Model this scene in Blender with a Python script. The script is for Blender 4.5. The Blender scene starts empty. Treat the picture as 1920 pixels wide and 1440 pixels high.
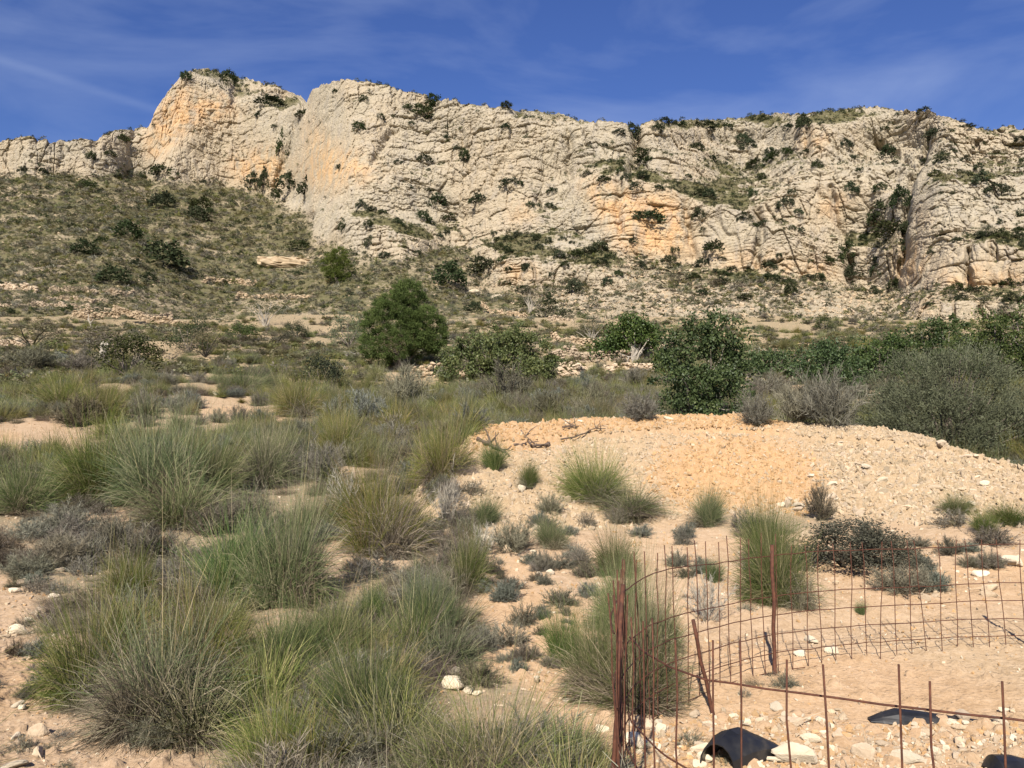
import bpy, math, random
import numpy as np
from mathutils import Vector, Matrix

# ------------------------------------------------------------------ camera, sky, sun, exposure
scene = bpy.context.scene
H = 1.74                     # eye height above the pad of bare soil
F = 1663.0                   # focal length for a picture 1920 wide
PITCH = math.atan(130.0 / F)
cam_data = bpy.data.cameras.new('camera')
cam_data.sensor_width = 36.0
cam_data.lens = 36.0 * F / 1920.0
cam_data.clip_start = 0.05
cam_data.clip_end = 6000.0
cam = bpy.data.objects.new('camera', cam_data)
scene.collection.objects.link(cam)
cam.location = (0, 0, H)
cam.rotation_euler = (math.pi / 2 + PITCH, 0, 0)
scene.camera = cam

SUN_EL = math.radians(33)
SUN_AZ = math.radians(193)   # clockwise from +Y: behind the camera and a little to its left
sun_dir = Vector((math.sin(SUN_AZ) * math.cos(SUN_EL), math.cos(SUN_AZ) * math.cos(SUN_EL), math.sin(SUN_EL)))
sun_data = bpy.data.lights.new('sun', 'SUN')
sun_data.energy = 4.9
sun_data.angle = math.radians(0.53)
sun_data.color = (1.0, 0.93, 0.83)
sun = bpy.data.objects.new('sun', sun_data)
scene.collection.objects.link(sun)
sun.rotation_euler = sun_dir.to_track_quat('Z', 'Y').to_euler()

world = bpy.data.worlds.new('World')
scene.world = world
world.use_nodes = True
wn, wl = world.node_tree.nodes, world.node_tree.links
wn.clear()
w_out = wn.new('ShaderNodeOutputWorld')
w_bg = wn.new('ShaderNodeBackground')
w_bg.inputs['Strength'].default_value = 0.072
sky = wn.new('ShaderNodeTexSky')
sky.sky_type = 'NISHITA'
sky.sun_disc = False
sky.sun_elevation = SUN_EL
sky.sun_rotation = SUN_AZ
sky.altitude = 400
sky.air_density = 1.0
sky.dust_density = 0.6
sky.ozone_density = 3.0
hs = wn.new('ShaderNodeHueSaturation')
hs.inputs['Hue'].default_value = 0.522
hs.inputs['Saturation'].default_value = 1.22
hs.inputs['Value'].default_value = 1.14
wl.new(sky.outputs[0], hs.inputs['Color'])
# thin cirrus: streaky noise over the direction, and one old vapour trail
tc = wn.new('ShaderNodeTexCoord')
mp = wn.new('ShaderNodeMapping')
mp.inputs['Rotation'].default_value = (0.0, math.radians(38), math.radians(10))
mp.inputs['Scale'].default_value = (1.3, 1.6, 4.2)
wl.new(tc.outputs['Generated'], mp.inputs['Vector'])
cn = wn.new('ShaderNodeTexNoise')
cn.inputs['Scale'].default_value = 2.1
cn.inputs['Detail'].default_value = 6
cn.inputs['Roughness'].default_value = 0.52
cn.inputs['Distortion'].default_value = 0.5
wl.new(mp.outputs[0], cn.inputs['Vector'])
cr = wn.new('ShaderNodeMapRange')
cr.inputs['From Min'].default_value = 0.41
cr.inputs['From Max'].default_value = 0.86
cr.inputs['To Max'].default_value = 0.44
wl.new(cn.outputs[0], cr.inputs['Value'])
dp = wn.new('ShaderNodeVectorMath'); dp.operation = 'DOT_PRODUCT'
wl.new(tc.outputs['Generated'], dp.inputs[0])
def _ray(px, py):
    v = Vector(((px - 960) / F, 1.0, (720 - py) / F))
    v.rotate(Matrix.Rotation(PITCH, 3, 'X'))
    return v.normalized()
trail_n = _ray(0, 112).cross(_ray(290, 205)).normalized()
dp.inputs[1].default_value = trail_n
ab = wn.new('ShaderNodeMath'); ab.operation = 'ABSOLUTE'
wl.new(dp.outputs['Value'], ab.inputs[0])
tr = wn.new('ShaderNodeMapRange'); tr.interpolation_type = 'SMOOTHSTEP'
tr.inputs['From Min'].default_value = 0.007
tr.inputs['From Max'].default_value = 0.0
tr.inputs['To Max'].default_value = 0.13
wl.new(ab.outputs[0], tr.inputs['Value'])
tm = wn.new('ShaderNodeMath'); tm.operation = 'MULTIPLY'
wl.new(tr.outputs[0], tm.inputs[0]); wl.new(cn.outputs[0], tm.inputs[1])
ad = wn.new('ShaderNodeMath'); ad.operation = 'ADD'
wl.new(cr.outputs[0], ad.inputs[0]); wl.new(tm.outputs[0], ad.inputs[1])
mx = wn.new('ShaderNodeMix'); mx.data_type = 'RGBA'
wl.new(ad.outputs[0], mx.inputs[0])
wl.new(hs.outputs[0], mx.inputs[6])
mx.inputs[7].default_value = (6.2, 7.2, 9.6, 1)
wl.new(mx.outputs[2], w_bg.inputs['Color'])
wl.new(w_bg.outputs[0], w_out.inputs['Surface'])

scene.view_settings.view_transform = 'Standard'
scene.view_settings.look = 'None'
scene.view_settings.exposure = 0.5
scene.view_settings.gamma = 1.0
scene.view_settings.use_curve_mapping = False

# ------------------------------------------------------------------ numbers
rng = np.random.default_rng(7)
COS, SIN = math.cos(PITCH), math.sin(PITCH)

def ray(px, py):
    """x and z gained for each metre of Y along the sight line of a picture point"""
    u = (np.asarray(px, float) - 960) / F
    v = (720 - np.asarray(py, float)) / F
    fy = COS - v * SIN
    return u / fy, (SIN + v * COS) / fy

def proj(X, Y, Z):
    z = Z - H
    f = np.maximum(Y * COS + z * SIN, 1e-3)
    return 960 + F * X / f, 720 - F * (-Y * SIN + z * COS) / f

def _h(ix, iy, iz, seed):
    h = (ix.astype(np.uint32) * np.uint32(374761393) + iy.astype(np.uint32) * np.uint32(668265263)
         + iz.astype(np.uint32) * np.uint32(2147483647) + np.uint32((seed * 974634777) & 0xffffffff))
    h = (h ^ (h >> np.uint32(13))) * np.uint32(1274126177)
    h = (h ^ (h >> np.uint32(15))) * np.uint32(2246822519)
    return h ^ (h >> np.uint32(16))

def h01(ix, iy, iz, seed):
    return _h(ix, iy, iz, seed).astype(np.float64) / 4294967295.0

def vnoise(x, y, z, seed=0):
    x, y, z = np.broadcast_arrays(np.asarray(x, float), np.asarray(y, float), np.asarray(z, float))
    ix, iy, iz = np.floor(x).astype(np.int64), np.floor(y).astype(np.int64), np.floor(z).astype(np.int64)
    fx, fy, fz = x - ix, y - iy, z - iz
    fx, fy, fz = fx * fx * (3 - 2 * fx), fy * fy * (3 - 2 * fy), fz * fz * (3 - 2 * fz)
    r = 0
    for dx in (0, 1):
        for dy in (0, 1):
            for dz in (0, 1):
                w = (fx if dx else 1 - fx) * (fy if dy else 1 - fy) * (fz if dz else 1 - fz)
                r = r + w * h01(ix + dx, iy + dy, iz + dz, seed)
    return r * 2 - 1

def fbm(x, y, z, octs=4, seed=0, gain=0.5):
    r, a, s = 0, 1.0, 1.0
    for o in range(octs):
        r = r + a * vnoise(np.asarray(x) * s + 17.3 * o, np.asarray(y) * s + 5.1 * o, np.asarray(z) * s - 9.7 * o, seed + o)
        a *= gain; s *= 2.03
    return r

def worley(x, y, z, seed=0):
    """nearest distance, second distance, random number of the nearest cell"""
    ix, iy, iz = np.floor(x).astype(np.int64), np.floor(y).astype(np.int64), np.floor(z).astype(np.int64)
    f1 = np.full(x.shape, 9.0); f2 = np.full(x.shape, 9.0); cid = np.zeros(x.shape)
    for dx in (-1, 0, 1):
        for dy in (-1, 0, 1):
            for dz in (-1, 0, 1):
                cx, cy, cz = ix + dx, iy + dy, iz + dz
                h = _h(cx, cy, cz, seed)
                px = cx + (h & np.uint32(1023)) / 1023.0
                py = cy + ((h >> np.uint32(10)) & np.uint32(1023)) / 1023.0
                pz = cz + ((h >> np.uint32(20)) & np.uint32(1023)) / 1023.0
                d = np.sqrt((px - x) ** 2 + (py - y) ** 2 + (pz - z) ** 2)
                n = d < f1
                f2 = np.where(n, f1, np.minimum(f2, d))
                cid = np.where(n, h01(cx, cy, cz, seed + 91), cid)
                f1 = np.where(n, d, f1)
    return f1, f2, cid

def smooth(a, b, x):
    t = np.clip((np.asarray(x, float) - a) / (b - a), 0, 1)
    return t * t * (3 - 2 * t)

def in_poly(X, Y, poly):
    r = np.zeros(np.shape(X), bool)
    n = len(poly)
    for i in range(n):
        x0, y0 = poly[i]; x1, y1 = poly[(i + 1) % n]
        if y0 == y1: continue
        c = ((Y >= min(y0, y1)) & (Y < max(y0, y1)))
        xi = x0 + (Y - y0) * (x1 - x0) / (y1 - y0)
        r ^= c & (X < xi)
    return r

def blur(a, n, times=2):
    for _ in range(times):
        for ax in (0, 1):
            p = np.concatenate([np.repeat(np.take(a, [0], ax), n + 1, ax), a, np.repeat(np.take(a, [-1], ax), n, ax)], ax)
            c = np.cumsum(p, ax)
            L = a.shape[ax]
            a = (np.take(c, range(2 * n + 1, 2 * n + 1 + L), ax) - np.take(c, range(0, L), ax)) / (2 * n + 1)
    return a

# ------------------------------------------------------------------ mesh and object helpers
def mesh_np(name, V, Fc, attrs=None, mat=None, smooth_shade=False):
    V = np.asarray(V, np.float32); Fc = np.asarray(Fc, np.int32)
    me = bpy.data.meshes.new(name)
    me.vertices.add(len(V)); me.vertices.foreach_set('co', V.ravel())
    k = Fc.shape[1]
    me.loops.add(Fc.size); me.loops.foreach_set('vertex_index', Fc.ravel())
    me.polygons.add(len(Fc))
    me.polygons.foreach_set('loop_start', np.arange(0, Fc.size, k, dtype=np.int32))
    if smooth_shade:
        me.polygons.foreach_set('use_smooth', np.ones(len(Fc), bool))
    else:
        me.polygons.foreach_set('use_smooth', np.zeros(len(Fc), bool))
    for key, val in (attrs or {}).items():
        at = me.attributes.new(key, 'FLOAT', 'POINT')
        at.data.foreach_set('value', np.asarray(val, np.float32).ravel())
    if mat: me.materials.append(mat)
    me.update(calc_edges=True)
    return me

def link(name, me, parent=None, loc=None):
    o = bpy.data.objects.new(name, me)
    scene.collection.objects.link(o)
    if parent is not None: o.parent = parent
    if loc is not None: o.location = loc
    return o

def tag(o, label, cat, group=None, kind=None):
    if label: o['label'] = label
    if cat: o['category'] = cat
    if group: o['group'] = group
    if kind: o['kind'] = kind
    return o

def thing(name, label, cat, loc, rotz=0.0, scale=(1, 1, 1), group=None):
    o = link(name, None, None, loc)
    o.rotation_euler = (0, 0, rotz); o.scale = scale
    o.empty_display_size = 0.2
    return tag(o, label, cat, group)

def structure(o):
    o['kind'] = 'structure'
    return o

def grid_faces(nr, nc):
    i = np.arange(nr - 1)[:, None] * nc + np.arange(nc - 1)[None, :]
    i = i.ravel()
    return np.stack([i, i + 1, i + nc + 1, i + nc], 1)

# ------------------------------------------------------------------ materials
def new_mat(name):
    m = bpy.data.materials.new(name)
    m.use_nodes = True
    n = m.node_tree.nodes; n.clear()
    out = n.new('ShaderNodeOutputMaterial')
    return m, n, m.node_tree.links, out

def N(n, kind, **kw):
    o = n.new(kind)
    for k, v in kw.items(): setattr(o, k, v)
    return o

def attr(n, name):
    a = n.new('ShaderNodeAttribute'); a.attribute_name = name
    return a.outputs['Fac']

def ramp(n, l, fac, stops, interp='LINEAR'):
    r = n.new('ShaderNodeValToRGB'); r.color_ramp.interpolation = interp
    e = r.color_ramp.elements
    while len(e) < len(stops): e.new(0.5)
    for el, (p, c) in zip(e, stops):
        el.position = p; el.color = (c[0], c[1], c[2], 1) if not np.isscalar(c) else (c, c, c, 1)
    l.new(fac, r.inputs[0])
    return r.outputs[0]

def noise(n, l, vec, scale, detail=4, rough=0.55, dist=0.0):
    t = n.new('ShaderNodeTexNoise')
    t.inputs['Scale'].default_value = scale; t.inputs['Detail'].default_value = detail
    t.inputs['Roughness'].default_value = rough; t.inputs['Distortion'].default_value = dist
    if vec is not None: l.new(vec, t.inputs['Vector'])
    return t.outputs[0]

def mixc(n, l, fac, a, b, mode='MIX'):
    m = n.new('ShaderNodeMix'); m.data_type = 'RGBA'; m.blend_type = mode
    for sock, v in ((m.inputs[0], fac), (m.inputs[6], a), (m.inputs[7], b)):
        if hasattr(v, 'links'): l.new(v, sock)
        elif np.isscalar(v): sock.default_value = v
        else: sock.default_value = (v[0], v[1], v[2], 1)
    return m.outputs[2]

def math_n(n, l, op, a, b=None, clamp=False):
    m = n.new('ShaderNodeMath'); m.operation = op; m.use_clamp = clamp
    for s, v in zip(m.inputs, (a, b)):
        if v is None: continue
        if hasattr(v, 'links'): l.new(v, s)
        else: s.default_value = v
    return m.outputs[0]

def maprange(n, l, v, a, b, c=0.0, d=1.0, st=True):
    m = n.new('ShaderNodeMapRange')
    if st: m.interpolation_type = 'SMOOTHSTEP'
    l.new(v, m.inputs['Value'])
    for k, x in (('From Min', a), ('From Max', b), ('To Min', c), ('To Max', d)): m.inputs[k].default_value = x
    return m.outputs[0]

def leaf_mat(name, stops, var=0.12, trans=0.28, tip=None, gloss=0.0):
    """colour ramp over the per-blade random number, plus a shift for each plant"""
    m, n, l, out = new_mat(name)
    c = ramp(n, l, attr(n, 'rnd'), stops)
    if tip is not None:
        c = mixc(n, l, math_n(n, l, 'MULTIPLY', attr(n, 'tip'), tip[1]), c, tip[0])
    oi = n.new('ShaderNodeObjectInfo')
    h = n.new('ShaderNodeHueSaturation')
    l.new(maprange(n, l, oi.outputs['Random'], 0, 1, 0.5 - var * 0.14, 0.5 + var * 0.14, False), h.inputs['Hue'])
    frac = math_n(n, l, 'FRACT', math_n(n, l, 'MULTIPLY', oi.outputs['Random'], 7.31))
    l.new(maprange(n, l, frac, 0, 1, 1 - var, 1 + var * 1.4, False), h.inputs['Value'])
    frac2 = math_n(n, l, 'FRACT', math_n(n, l, 'MULTIPLY', oi.outputs['Random'], 23.7))
    l.new(maprange(n, l, frac2, 0, 1, 1 - var * 1.2, 1 + var * 0.8, False), h.inputs['Saturation'])
    l.new(c, h.inputs['Color'])
    d = n.new('ShaderNodeBsdfDiffuse'); l.new(h.outputs[0], d.inputs['Color'])
    t = n.new('ShaderNodeBsdfTranslucent'); l.new(h.outputs[0], t.inputs['Color'])
    mx = n.new('ShaderNodeMixShader'); mx.inputs[0].default_value = trans
    l.new(d.outputs[0], mx.inputs[1]); l.new(t.outputs[0], mx.inputs[2])
    last = mx.outputs[0]
    if gloss > 0:
        g = n.new('ShaderNodeBsdfGlossy'); g.inputs['Roughness'].default_value = 0.45
        g.inputs['Color'].default_value = (0.8, 0.8, 0.8, 1)
        m2 = n.new('ShaderNodeMixShader'); m2.inputs[0].default_value = gloss
        l.new(last, m2.inputs[1]); l.new(g.outputs[0], m2.inputs[2]); last = m2.outputs[0]
    l.new(last, out.inputs['Surface'])
    return m

def bark_mat(name, a, b, scale=18):
    m, n, l, out = new_mat(name)
    tc = n.new('ShaderNodeTexCoord')
    nz = noise(n, l, tc.outputs['Object'], scale, 5, 0.6)
    p = n.new('ShaderNodeBsdfPrincipled'); p.inputs['Roughness'].default_value = 0.9
    l.new(ramp(n, l, nz, [(0.3, a), (0.7, b)]), p.inputs['Base Color'])
    bp = n.new('ShaderNodeBump'); bp.inputs['Strength'].default_value = 0.6; bp.inputs['Distance'].default_value = 0.02
    l.new(nz, bp.inputs['Height']); l.new(bp.outputs[0], p.inputs['Normal'])
    l.new(p.outputs[0], out.inputs['Surface'])
    return m

def stone_mat(name, a, b, c, scale=6.0):
    m, n, l, out = new_mat(name)
    tc = n.new('ShaderNodeTexCoord'); oi = n.new('ShaderNodeObjectInfo')
    nz = noise(n, l, tc.outputs['Object'], scale, 6, 0.65)
    base = ramp(n, l, nz, [(0.3, a), (0.62, b)])
    base = mixc(n, l, maprange(n, l, oi.outputs['Random'], 0.2, 1.0, 0.0, 0.75), base, c)
    fr = math_n(n, l, 'FRACT', math_n(n, l, 'MULTIPLY', oi.outputs['Random'], 13.7))
    h = n.new('ShaderNodeHueSaturation'); l.new(base, h.inputs['Color'])
    l.new(maprange(n, l, fr, 0, 1, 0.78, 1.18, False), h.inputs['Value'])
    p = n.new('ShaderNodeBsdfDiffuse'); p.inputs['Roughness'].default_value = 0.6
    l.new(h.outputs[0], p.inputs['Color'])
    bp = n.new('ShaderNodeBump'); bp.inputs['Strength'].default_value = 0.5; bp.inputs['Distance'].default_value = 0.03
    l.new(nz, bp.inputs['Height']); l.new(bp.outputs[0], p.inputs['Normal'])
    l.new(p.outputs[0], out.inputs['Surface'])
    return m

def ground_mat():
    m, n, l, out = new_mat('soil')
    tc = n.new('ShaderNodeTexCoord'); v = tc.outputs['Object']
    n1 = noise(n, l, v, 0.9, 5, 0.6)
    n2 = noise(n, l, v, 7.0, 6, 0.65)
    n3 = noise(n, l, v, 45.0, 5, 0.7)
    soil = ramp(n, l, n2, [(0.28, (0.30, 0.205, 0.122)), (0.5, (0.415, 0.295, 0.185)), (0.72, (0.50, 0.375, 0.26))])
    soil = mixc(n, l, maprange(n, l, n1, 0.35, 0.7, 0, 0.55), soil, (0.50, 0.36, 0.235))
    orange = ramp(n, l, n2, [(0.3, (0.42, 0.25, 0.12)), (0.7, (0.55, 0.355, 0.185))])
    soil = mixc(n, l, attr(n, 'orange'), soil, orange)
    grey = ramp(n, l, n2, [(0.3, (0.36, 0.255, 0.145)), (0.7, (0.49, 0.37, 0.235))])
    soil = mixc(n, l, attr(n, 'rubble'), soil, grey)
    soil = mixc(n, l, maprange(n, l, n3, 0.5, 0.72, 0, 0.35), soil, (0.60, 0.47, 0.34))
    soil = mixc(n, l, maprange(n, l, n3, 0.46, 0.34, 0, 0.5), soil, (0.27, 0.185, 0.115))
    litter = ramp(n, l, n3, [(0.3, (0.13, 0.11, 0.07)), (0.7, (0.30, 0.255, 0.165))])
    lf = math_n(n, l, 'MULTIPLY', attr(n, 'litter'), maprange(n, l, n2, 0.3, 0.62, 0.15, 1.0))
    c = mixc(n, l, lf, soil, litter)
    d = n.new('ShaderNodeBsdfDiffuse'); d.inputs['Roughness'].default_value = 0.7
    l.new(c, d.inputs['Color'])
    vo = n.new('ShaderNodeTexVoronoi'); vo.inputs['Scale'].default_value = 26; vo.feature = 'SMOOTH_F1'
    l.new(v, vo.inputs['Vector'])
    hgt = math_n(n, l, 'ADD', math_n(n, l, 'MULTIPLY', n3, 0.6), math_n(n, l, 'SUBTRACT', n2, vo.outputs['Distance']))
    bp = n.new('ShaderNodeBump'); bp.inputs['Strength'].default_value = 0.75; bp.inputs['Distance'].default_value = 0.03
    l.new(hgt, bp.inputs['Height']); l.new(bp.outputs[0], d.inputs['Normal'])
    l.new(d.outputs[0], out.inputs['Surface'])
    return m

def mountain_mat():
    m, n, l, out = new_mat('limestone_hillside')
    tc = n.new('ShaderNodeTexCoord'); v = tc.outputs['Object']
    mp = n.new('ShaderNodeMapping'); mp.inputs['Scale'].default_value = (1, 1, 0.22)
    l.new(v, mp.inputs['Vector'])
    n0 = noise(n, l, v, 0.035, 4, 0.6)
    n1 = noise(n, l, v, 0.28, 6, 0.62)
    n2 = noise(n, l, v, 1.5, 6, 0.65)
    streak = noise(n, l, mp.outputs[0], 0.45, 5, 0.6, 0.4)
    rock = ramp(n, l, n2, [(0.22, (0.24, 0.205, 0.15)), (0.45, (0.42, 0.36, 0.26)), (0.75, (0.53, 0.46, 0.345))])
    rock = mixc(n, l, maprange(n, l, n1, 0.42, 0.66, 0, 0.6), rock, (0.42, 0.375, 0.30))
    rock = mixc(n, l, maprange(n, l, n0, 0.45, 0.6, 0, 0.45), rock, (0.49, 0.39, 0.265))
    n3 = noise(n, l, v, 4.5, 4, 0.7)
    rock = mixc(n, l, maprange(n, l, n3, 0.52, 0.7, 0, 0.5), rock, (0.25, 0.225, 0.18))
    grey = mixc(n, l, maprange(n, l, streak, 0.5, 0.66, 0, 0.45), rock, (0.33, 0.295, 0.25))
    warm = ramp(n, l, streak, [(0.3, (0.58, 0.43, 0.265)), (0.5, (0.60, 0.39, 0.20)), (0.7, (0.50, 0.36, 0.24))])
    st = math_n(n, l, 'MULTIPLY', attr(n, 'stain'), maprange(n, l, n1, 0.34, 0.6, 0.1, 1.0))
    rk = mixc(n, l, st, grey, warm)
    soil = ramp(n, l, n2, [(0.3, (0.25, 0.205, 0.13)), (0.6, (0.42, 0.34, 0.235))])
    grass = ramp(n, l, n2, [(0.3, (0.085, 0.085, 0.04)), (0.5, (0.14, 0.13, 0.065)), (0.72, (0.22, 0.19, 0.105))])
    grass = mixc(n, l, maprange(n, l, n1, 0.4, 0.65, 0, 0.6), grass, (0.16, 0.135, 0.085))
    gf = math_n(n, l, 'ADD', attr(n, 'veg'), maprange(n, l, n2, 0.3, 0.7, -0.42, 0.36, False))
    gf = maprange(n, l, gf, 0.38, 0.62)
    low = mixc(n, l, attr(n, 'rock'), soil, rk)
    c = mixc(n, l, gf, low, grass)
    d = n.new('ShaderNodeBsdfDiffuse'); d.inputs['Roughness'].default_value = 0.5
    l.new(c, d.inputs['Color'])
    mu = n.new('ShaderNodeTexVoronoi'); mu.feature = 'DISTANCE_TO_EDGE'; mu.inputs['Scale'].default_value = 0.9
    wv = n.new('ShaderNodeVectorMath'); wv.operation = 'ADD'
    nn = n.new('ShaderNodeTexNoise'); nn.inputs['Scale'].default_value = 0.8; nn.inputs['Detail'].default_value = 4
    l.new(v, nn.inputs['Vector'])
    l.new(v, wv.inputs[0]); l.new(nn.outputs[1], wv.inputs[1]); l.new(wv.outputs[0], mu.inputs['Vector'])
    crack = maprange(n, l, mu.outputs['Distance'], 0.0, 0.1, -0.25, 0.0)
    hgt = math_n(n, l, 'ADD', n2, math_n(n, l, 'ADD', math_n(n, l, 'MULTIPLY', streak, 0.8), math_n(n, l, 'MULTIPLY', crack, 0.4)))
    bp = n.new('ShaderNodeBump'); bp.inputs['Strength'].default_value = 0.85; bp.inputs['Distance'].default_value = 0.55
    l.new(hgt, bp.inputs['Height']); l.new(bp.outputs[0], d.inputs['Normal'])
    l.new(d.outputs[0], out.inputs['Surface'])
    return m
# ------------------------------------------------------------------ the ground near the camera
RING = [(0.48, 3.95), (0.53, 4.55), (0.64, 5.22), (0.86, 5.8), (1.25, 6.35), (2.05, 7.11), (3.3, 7.6), (4.35, 7.75), (5.4, 7.4),
        (6.2, 6.4), (6.4, 5.0), (5.8, 3.6), (4.6, 2.7), (3.2, 2.25), (2.1, 2.3), (1.40, 2.54), (0.94, 2.86), (0.66, 3.1), (0.53, 3.42)]
_bY = [0, 6, 9, 12, 15, 20, 25, 30, 40, 60, 80, 100, 120, 150]
_bZ = [0, 0, .06, .28, .62, 1.25, 2.05, 2.85, 4.4, 7.6, 11.2, 15.0, 19.3, 27]
_cr = [(690, 830, 18), (780, 808, 18.6), (870, 799, 19), (1000, 795, 20), (1100, 786, 21), (1250, 781, 22), (1400, 780, 22), (1480, 795, 21),
       (1600, 800, 20.5), (1700, 814, 20), (1800, 848, 19), (1920, 888, 18), (2050, 940, 17), (2200, 990, 16)]
_cX = np.array([c[2] * ray(c[0], c[1])[0] for c in _cr])
_cZ = np.array([H + c[2] * ray(c[0], c[1])[1] for c in _cr])
_cY = np.array([float(c[2]) for c in _cr])

def base_z(Y):
    # smooth interpolation of the valley profile
    d = 0.12
    return sum(np.interp(np.asarray(Y) * (1 + k * d), _bY, _bZ) for k in (-1, -.5, 0, .5, 1)) / 5

def mound(X, Y):
    yc = np.interp(X, _cX, _cY); zc = np.interp(X, _cX, _cZ)
    t = np.where(Y < yc, (yc - Y) / 6.6, (Y - yc) / 3.2)
    prof = 1 - np.clip(t, 0, 1.3)
    prof = np.where(t < 0.25, 1 - 1.6 * t * t * 0.9 - t * 0.35, prof * 1.02)
    b = base_z(Y)
    side = smooth(_cX[0] - 1.0, _cX[0] + 2.4, X)
    return b, (base_z(yc - 6.6) + (zc - base_z(yc - 6.6)) * prof) * side + (1 - side) * (b - 2)

def zg(X, Y, fine=True):
    X = np.asarray(X, float); Y = np.asarray(Y, float)
    b, m = mound(X, Y)
    far = smooth(8, 40, Y)
    z = b + far * 0.55 * fbm(X / 9, Y / 9, 0, 3, 3) + smooth(7.5, 12, Y) * 0.10 * fbm(X / 2.6, Y / 2.6, 0, 3, 5)
    tz = z / 0.85 + 0.25 * vnoise(X / 30, Y / 30, 0, 8)      # old farm terraces
    fr = tz - np.floor(tz)
    z = z + smooth(32, 44, Y) * 1.0 * (0.75 * (smooth(0.72, 0.98, fr) - fr))
    z = np.maximum(z, m)
    if fine:
        out = 1 - in_poly(X, Y, RING).astype(float) * 0.5
        z = z + 0.035 * fbm(X / .55, Y / .55, 0, 3, 11) * out + 0.008 * fbm(X / .07, Y / .07, 0, 2, 12) + smooth(5, 3, Y) * 0
    return z

def hit(px, py, ymax=150.0):
    """first point of the ground on the sight line of a picture point"""
    dx, dz = ray(px, py)
    Y = np.exp(np.linspace(math.log(1.8), math.log(ymax), 900))
    d = H + Y * dz - zg(Y * dx, Y)
    k = np.argmax(d < 0)
    if d[k] >= 0: k = len(Y) - 1
    if k > 0:
        a = d[k - 1] / (d[k - 1] - d[k] + 1e-9)
        y = Y[k - 1] + a * (Y[k] - Y[k - 1])
    else: y = Y[0]
    x = y * float(dx)
    return x, float(y), float(zg(x, y))

# parts of the picture plane that tell where bare soil lies (projected onto the ground as zones of the place)
BARE = [[(-50, 800), (130, 770), (165, 800), (130, 860), (-50, 880)], [(-50, 1060), (60, 1080), (90, 1200), (110, 1330), (300, 1400), (430, 1440), (480, 2300), (-400, 2300)],
        [(350, 760), (400, 740), (560, 790), (590, 810), (500, 800), (390, 785)],
        [(860, 940), (960, 900), (1040, 945), (1200, 985), (1280, 960), (1400, 1010), (1900, 980), (2300, 1440), (2300, 2600), (1100, 2600), (1120, 1440), (1000, 1300), (900, 1250), (880, 1100), (930, 1000)]]

def bare(X, Y, Z):
    px, py = proj(X, Y, Z)
    r = np.zeros(np.shape(X))
    for p in BARE: r = np.maximum(r, in_poly(px, py, p).astype(float))
    return r

M_soil = ground_mat()
def build_ground():
    pxs = np.concatenate([np.linspace(-2600, -160, 28), np.arange(-130, 2055, 3.6), np.linspace(2090, 4500, 28)])
    ys = [0.9]
    while ys[-1] < 128:
        y = ys[-1]; ys.append(y * (1 + (0.0115 if y < 4 else 0.0068 if y < 26 else 0.0105)))
    ys = np.array(ys)
    dx, _ = ray(pxs, 850)
    Y, DX = np.meshgrid(ys, dx, indexing='ij')
    X = Y * DX
    Z = zg(X, Y)
    px, py = proj(X, Y, Z)
    b = bare(X, Y, Z)
    b = blur(b, 3, 2)
    bz, mz = mound(X, Y)
    onm = smooth(-0.12, 0.15, mz - bz)
    # loose stones standing out of the surface
    f1, f2, cid = worley(X / 0.055, Y / 0.055, np.zeros_like(X), 41)
    g1, g2, gid = worley(X / 0.14, Y / 0.14, np.zeros_like(X), 42)
    near = smooth(16, 9, Y)
    Z = Z + near * (0.6 * b + 0.2) * (np.where(cid > .55, .020, .004) * smooth(.55, .15, f1) + np.where(gid > .7, .045, 0) * smooth(.45, .2, g1))
    Z = Z + onm * smooth(1.0, 0.0, near) * np.where(gid > .4, .075, .01) * smooth(.6, .2, g1)
    litter = np.clip(1 - b - onm * 1.1, 0, 1) * smooth(-0.75 - .9 * smooth(25, 50, Y), 0.35 - .5 * smooth(25, 50, Y), fbm(X / (1.4 + .05 * Y), Y / (1.4 + .05 * Y), 0, 3, 21)) * .92
    orr = blur(in_poly(px + 14 * fbm(X / .8, Y / .8, 0, 3, 51), py + 9 * fbm(X / .8, Y / .8, 4, 3, 52), [(1225, 850), (1300, 825), (1400, 820), (1500, 840), (1545, 900), (1520, 965), (1380, 960), (1270, 950), (1215, 905)]).astype(float), 8, 2)
    orr = np.clip(orr + blur(in_poly(px, py, [(860, 790), (1120, 778), (1500, 775), (1480, 805), (1150, 812), (1010, 850), (880, 850)]).astype(float), 4, 2) * .8, 0, 1) * onm
    orr = np.clip(orr + b * 0.35 * smooth(-.2, .5, fbm(X / 2.2, Y / 2.2, 0, 2, 33)), 0, 1)
    rub = np.clip(np.maximum(onm - orr * 1.2, smooth(30, 60, Y) * .7), 0, 1)
    orr = orr * .95
    me = mesh_np('ground', np.stack([X, Y, Z], -1).reshape(-1, 3), grid_faces(*X.shape)[:, [0, 1, 2, 3]], dict(litter=litter, orange=orr, rubble=rub), M_soil, True)
    structure(link('ground', me))
    # the ground behind the camera, low and coarse
    gx, gy = np.meshgrid(np.linspace(-160, 160, 40), np.linspace(-160, 1.4, 24), indexing='xy')
    gz = -0.12 + 0.02 * vnoise(gx / 5, gy / 5, 0, 2) - 0.02 * np.clip(-gy - 4, 0, 60)
    z0 = np.zeros(gx.size)
    structure(link('ground', mesh_np('ground_behind', np.stack([gx, gy, gz], -1).reshape(-1, 3), grid_faces(*gx.shape), dict(litter=z0 + .5, orange=z0, rubble=z0), M_soil, True)))
build_ground()

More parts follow.
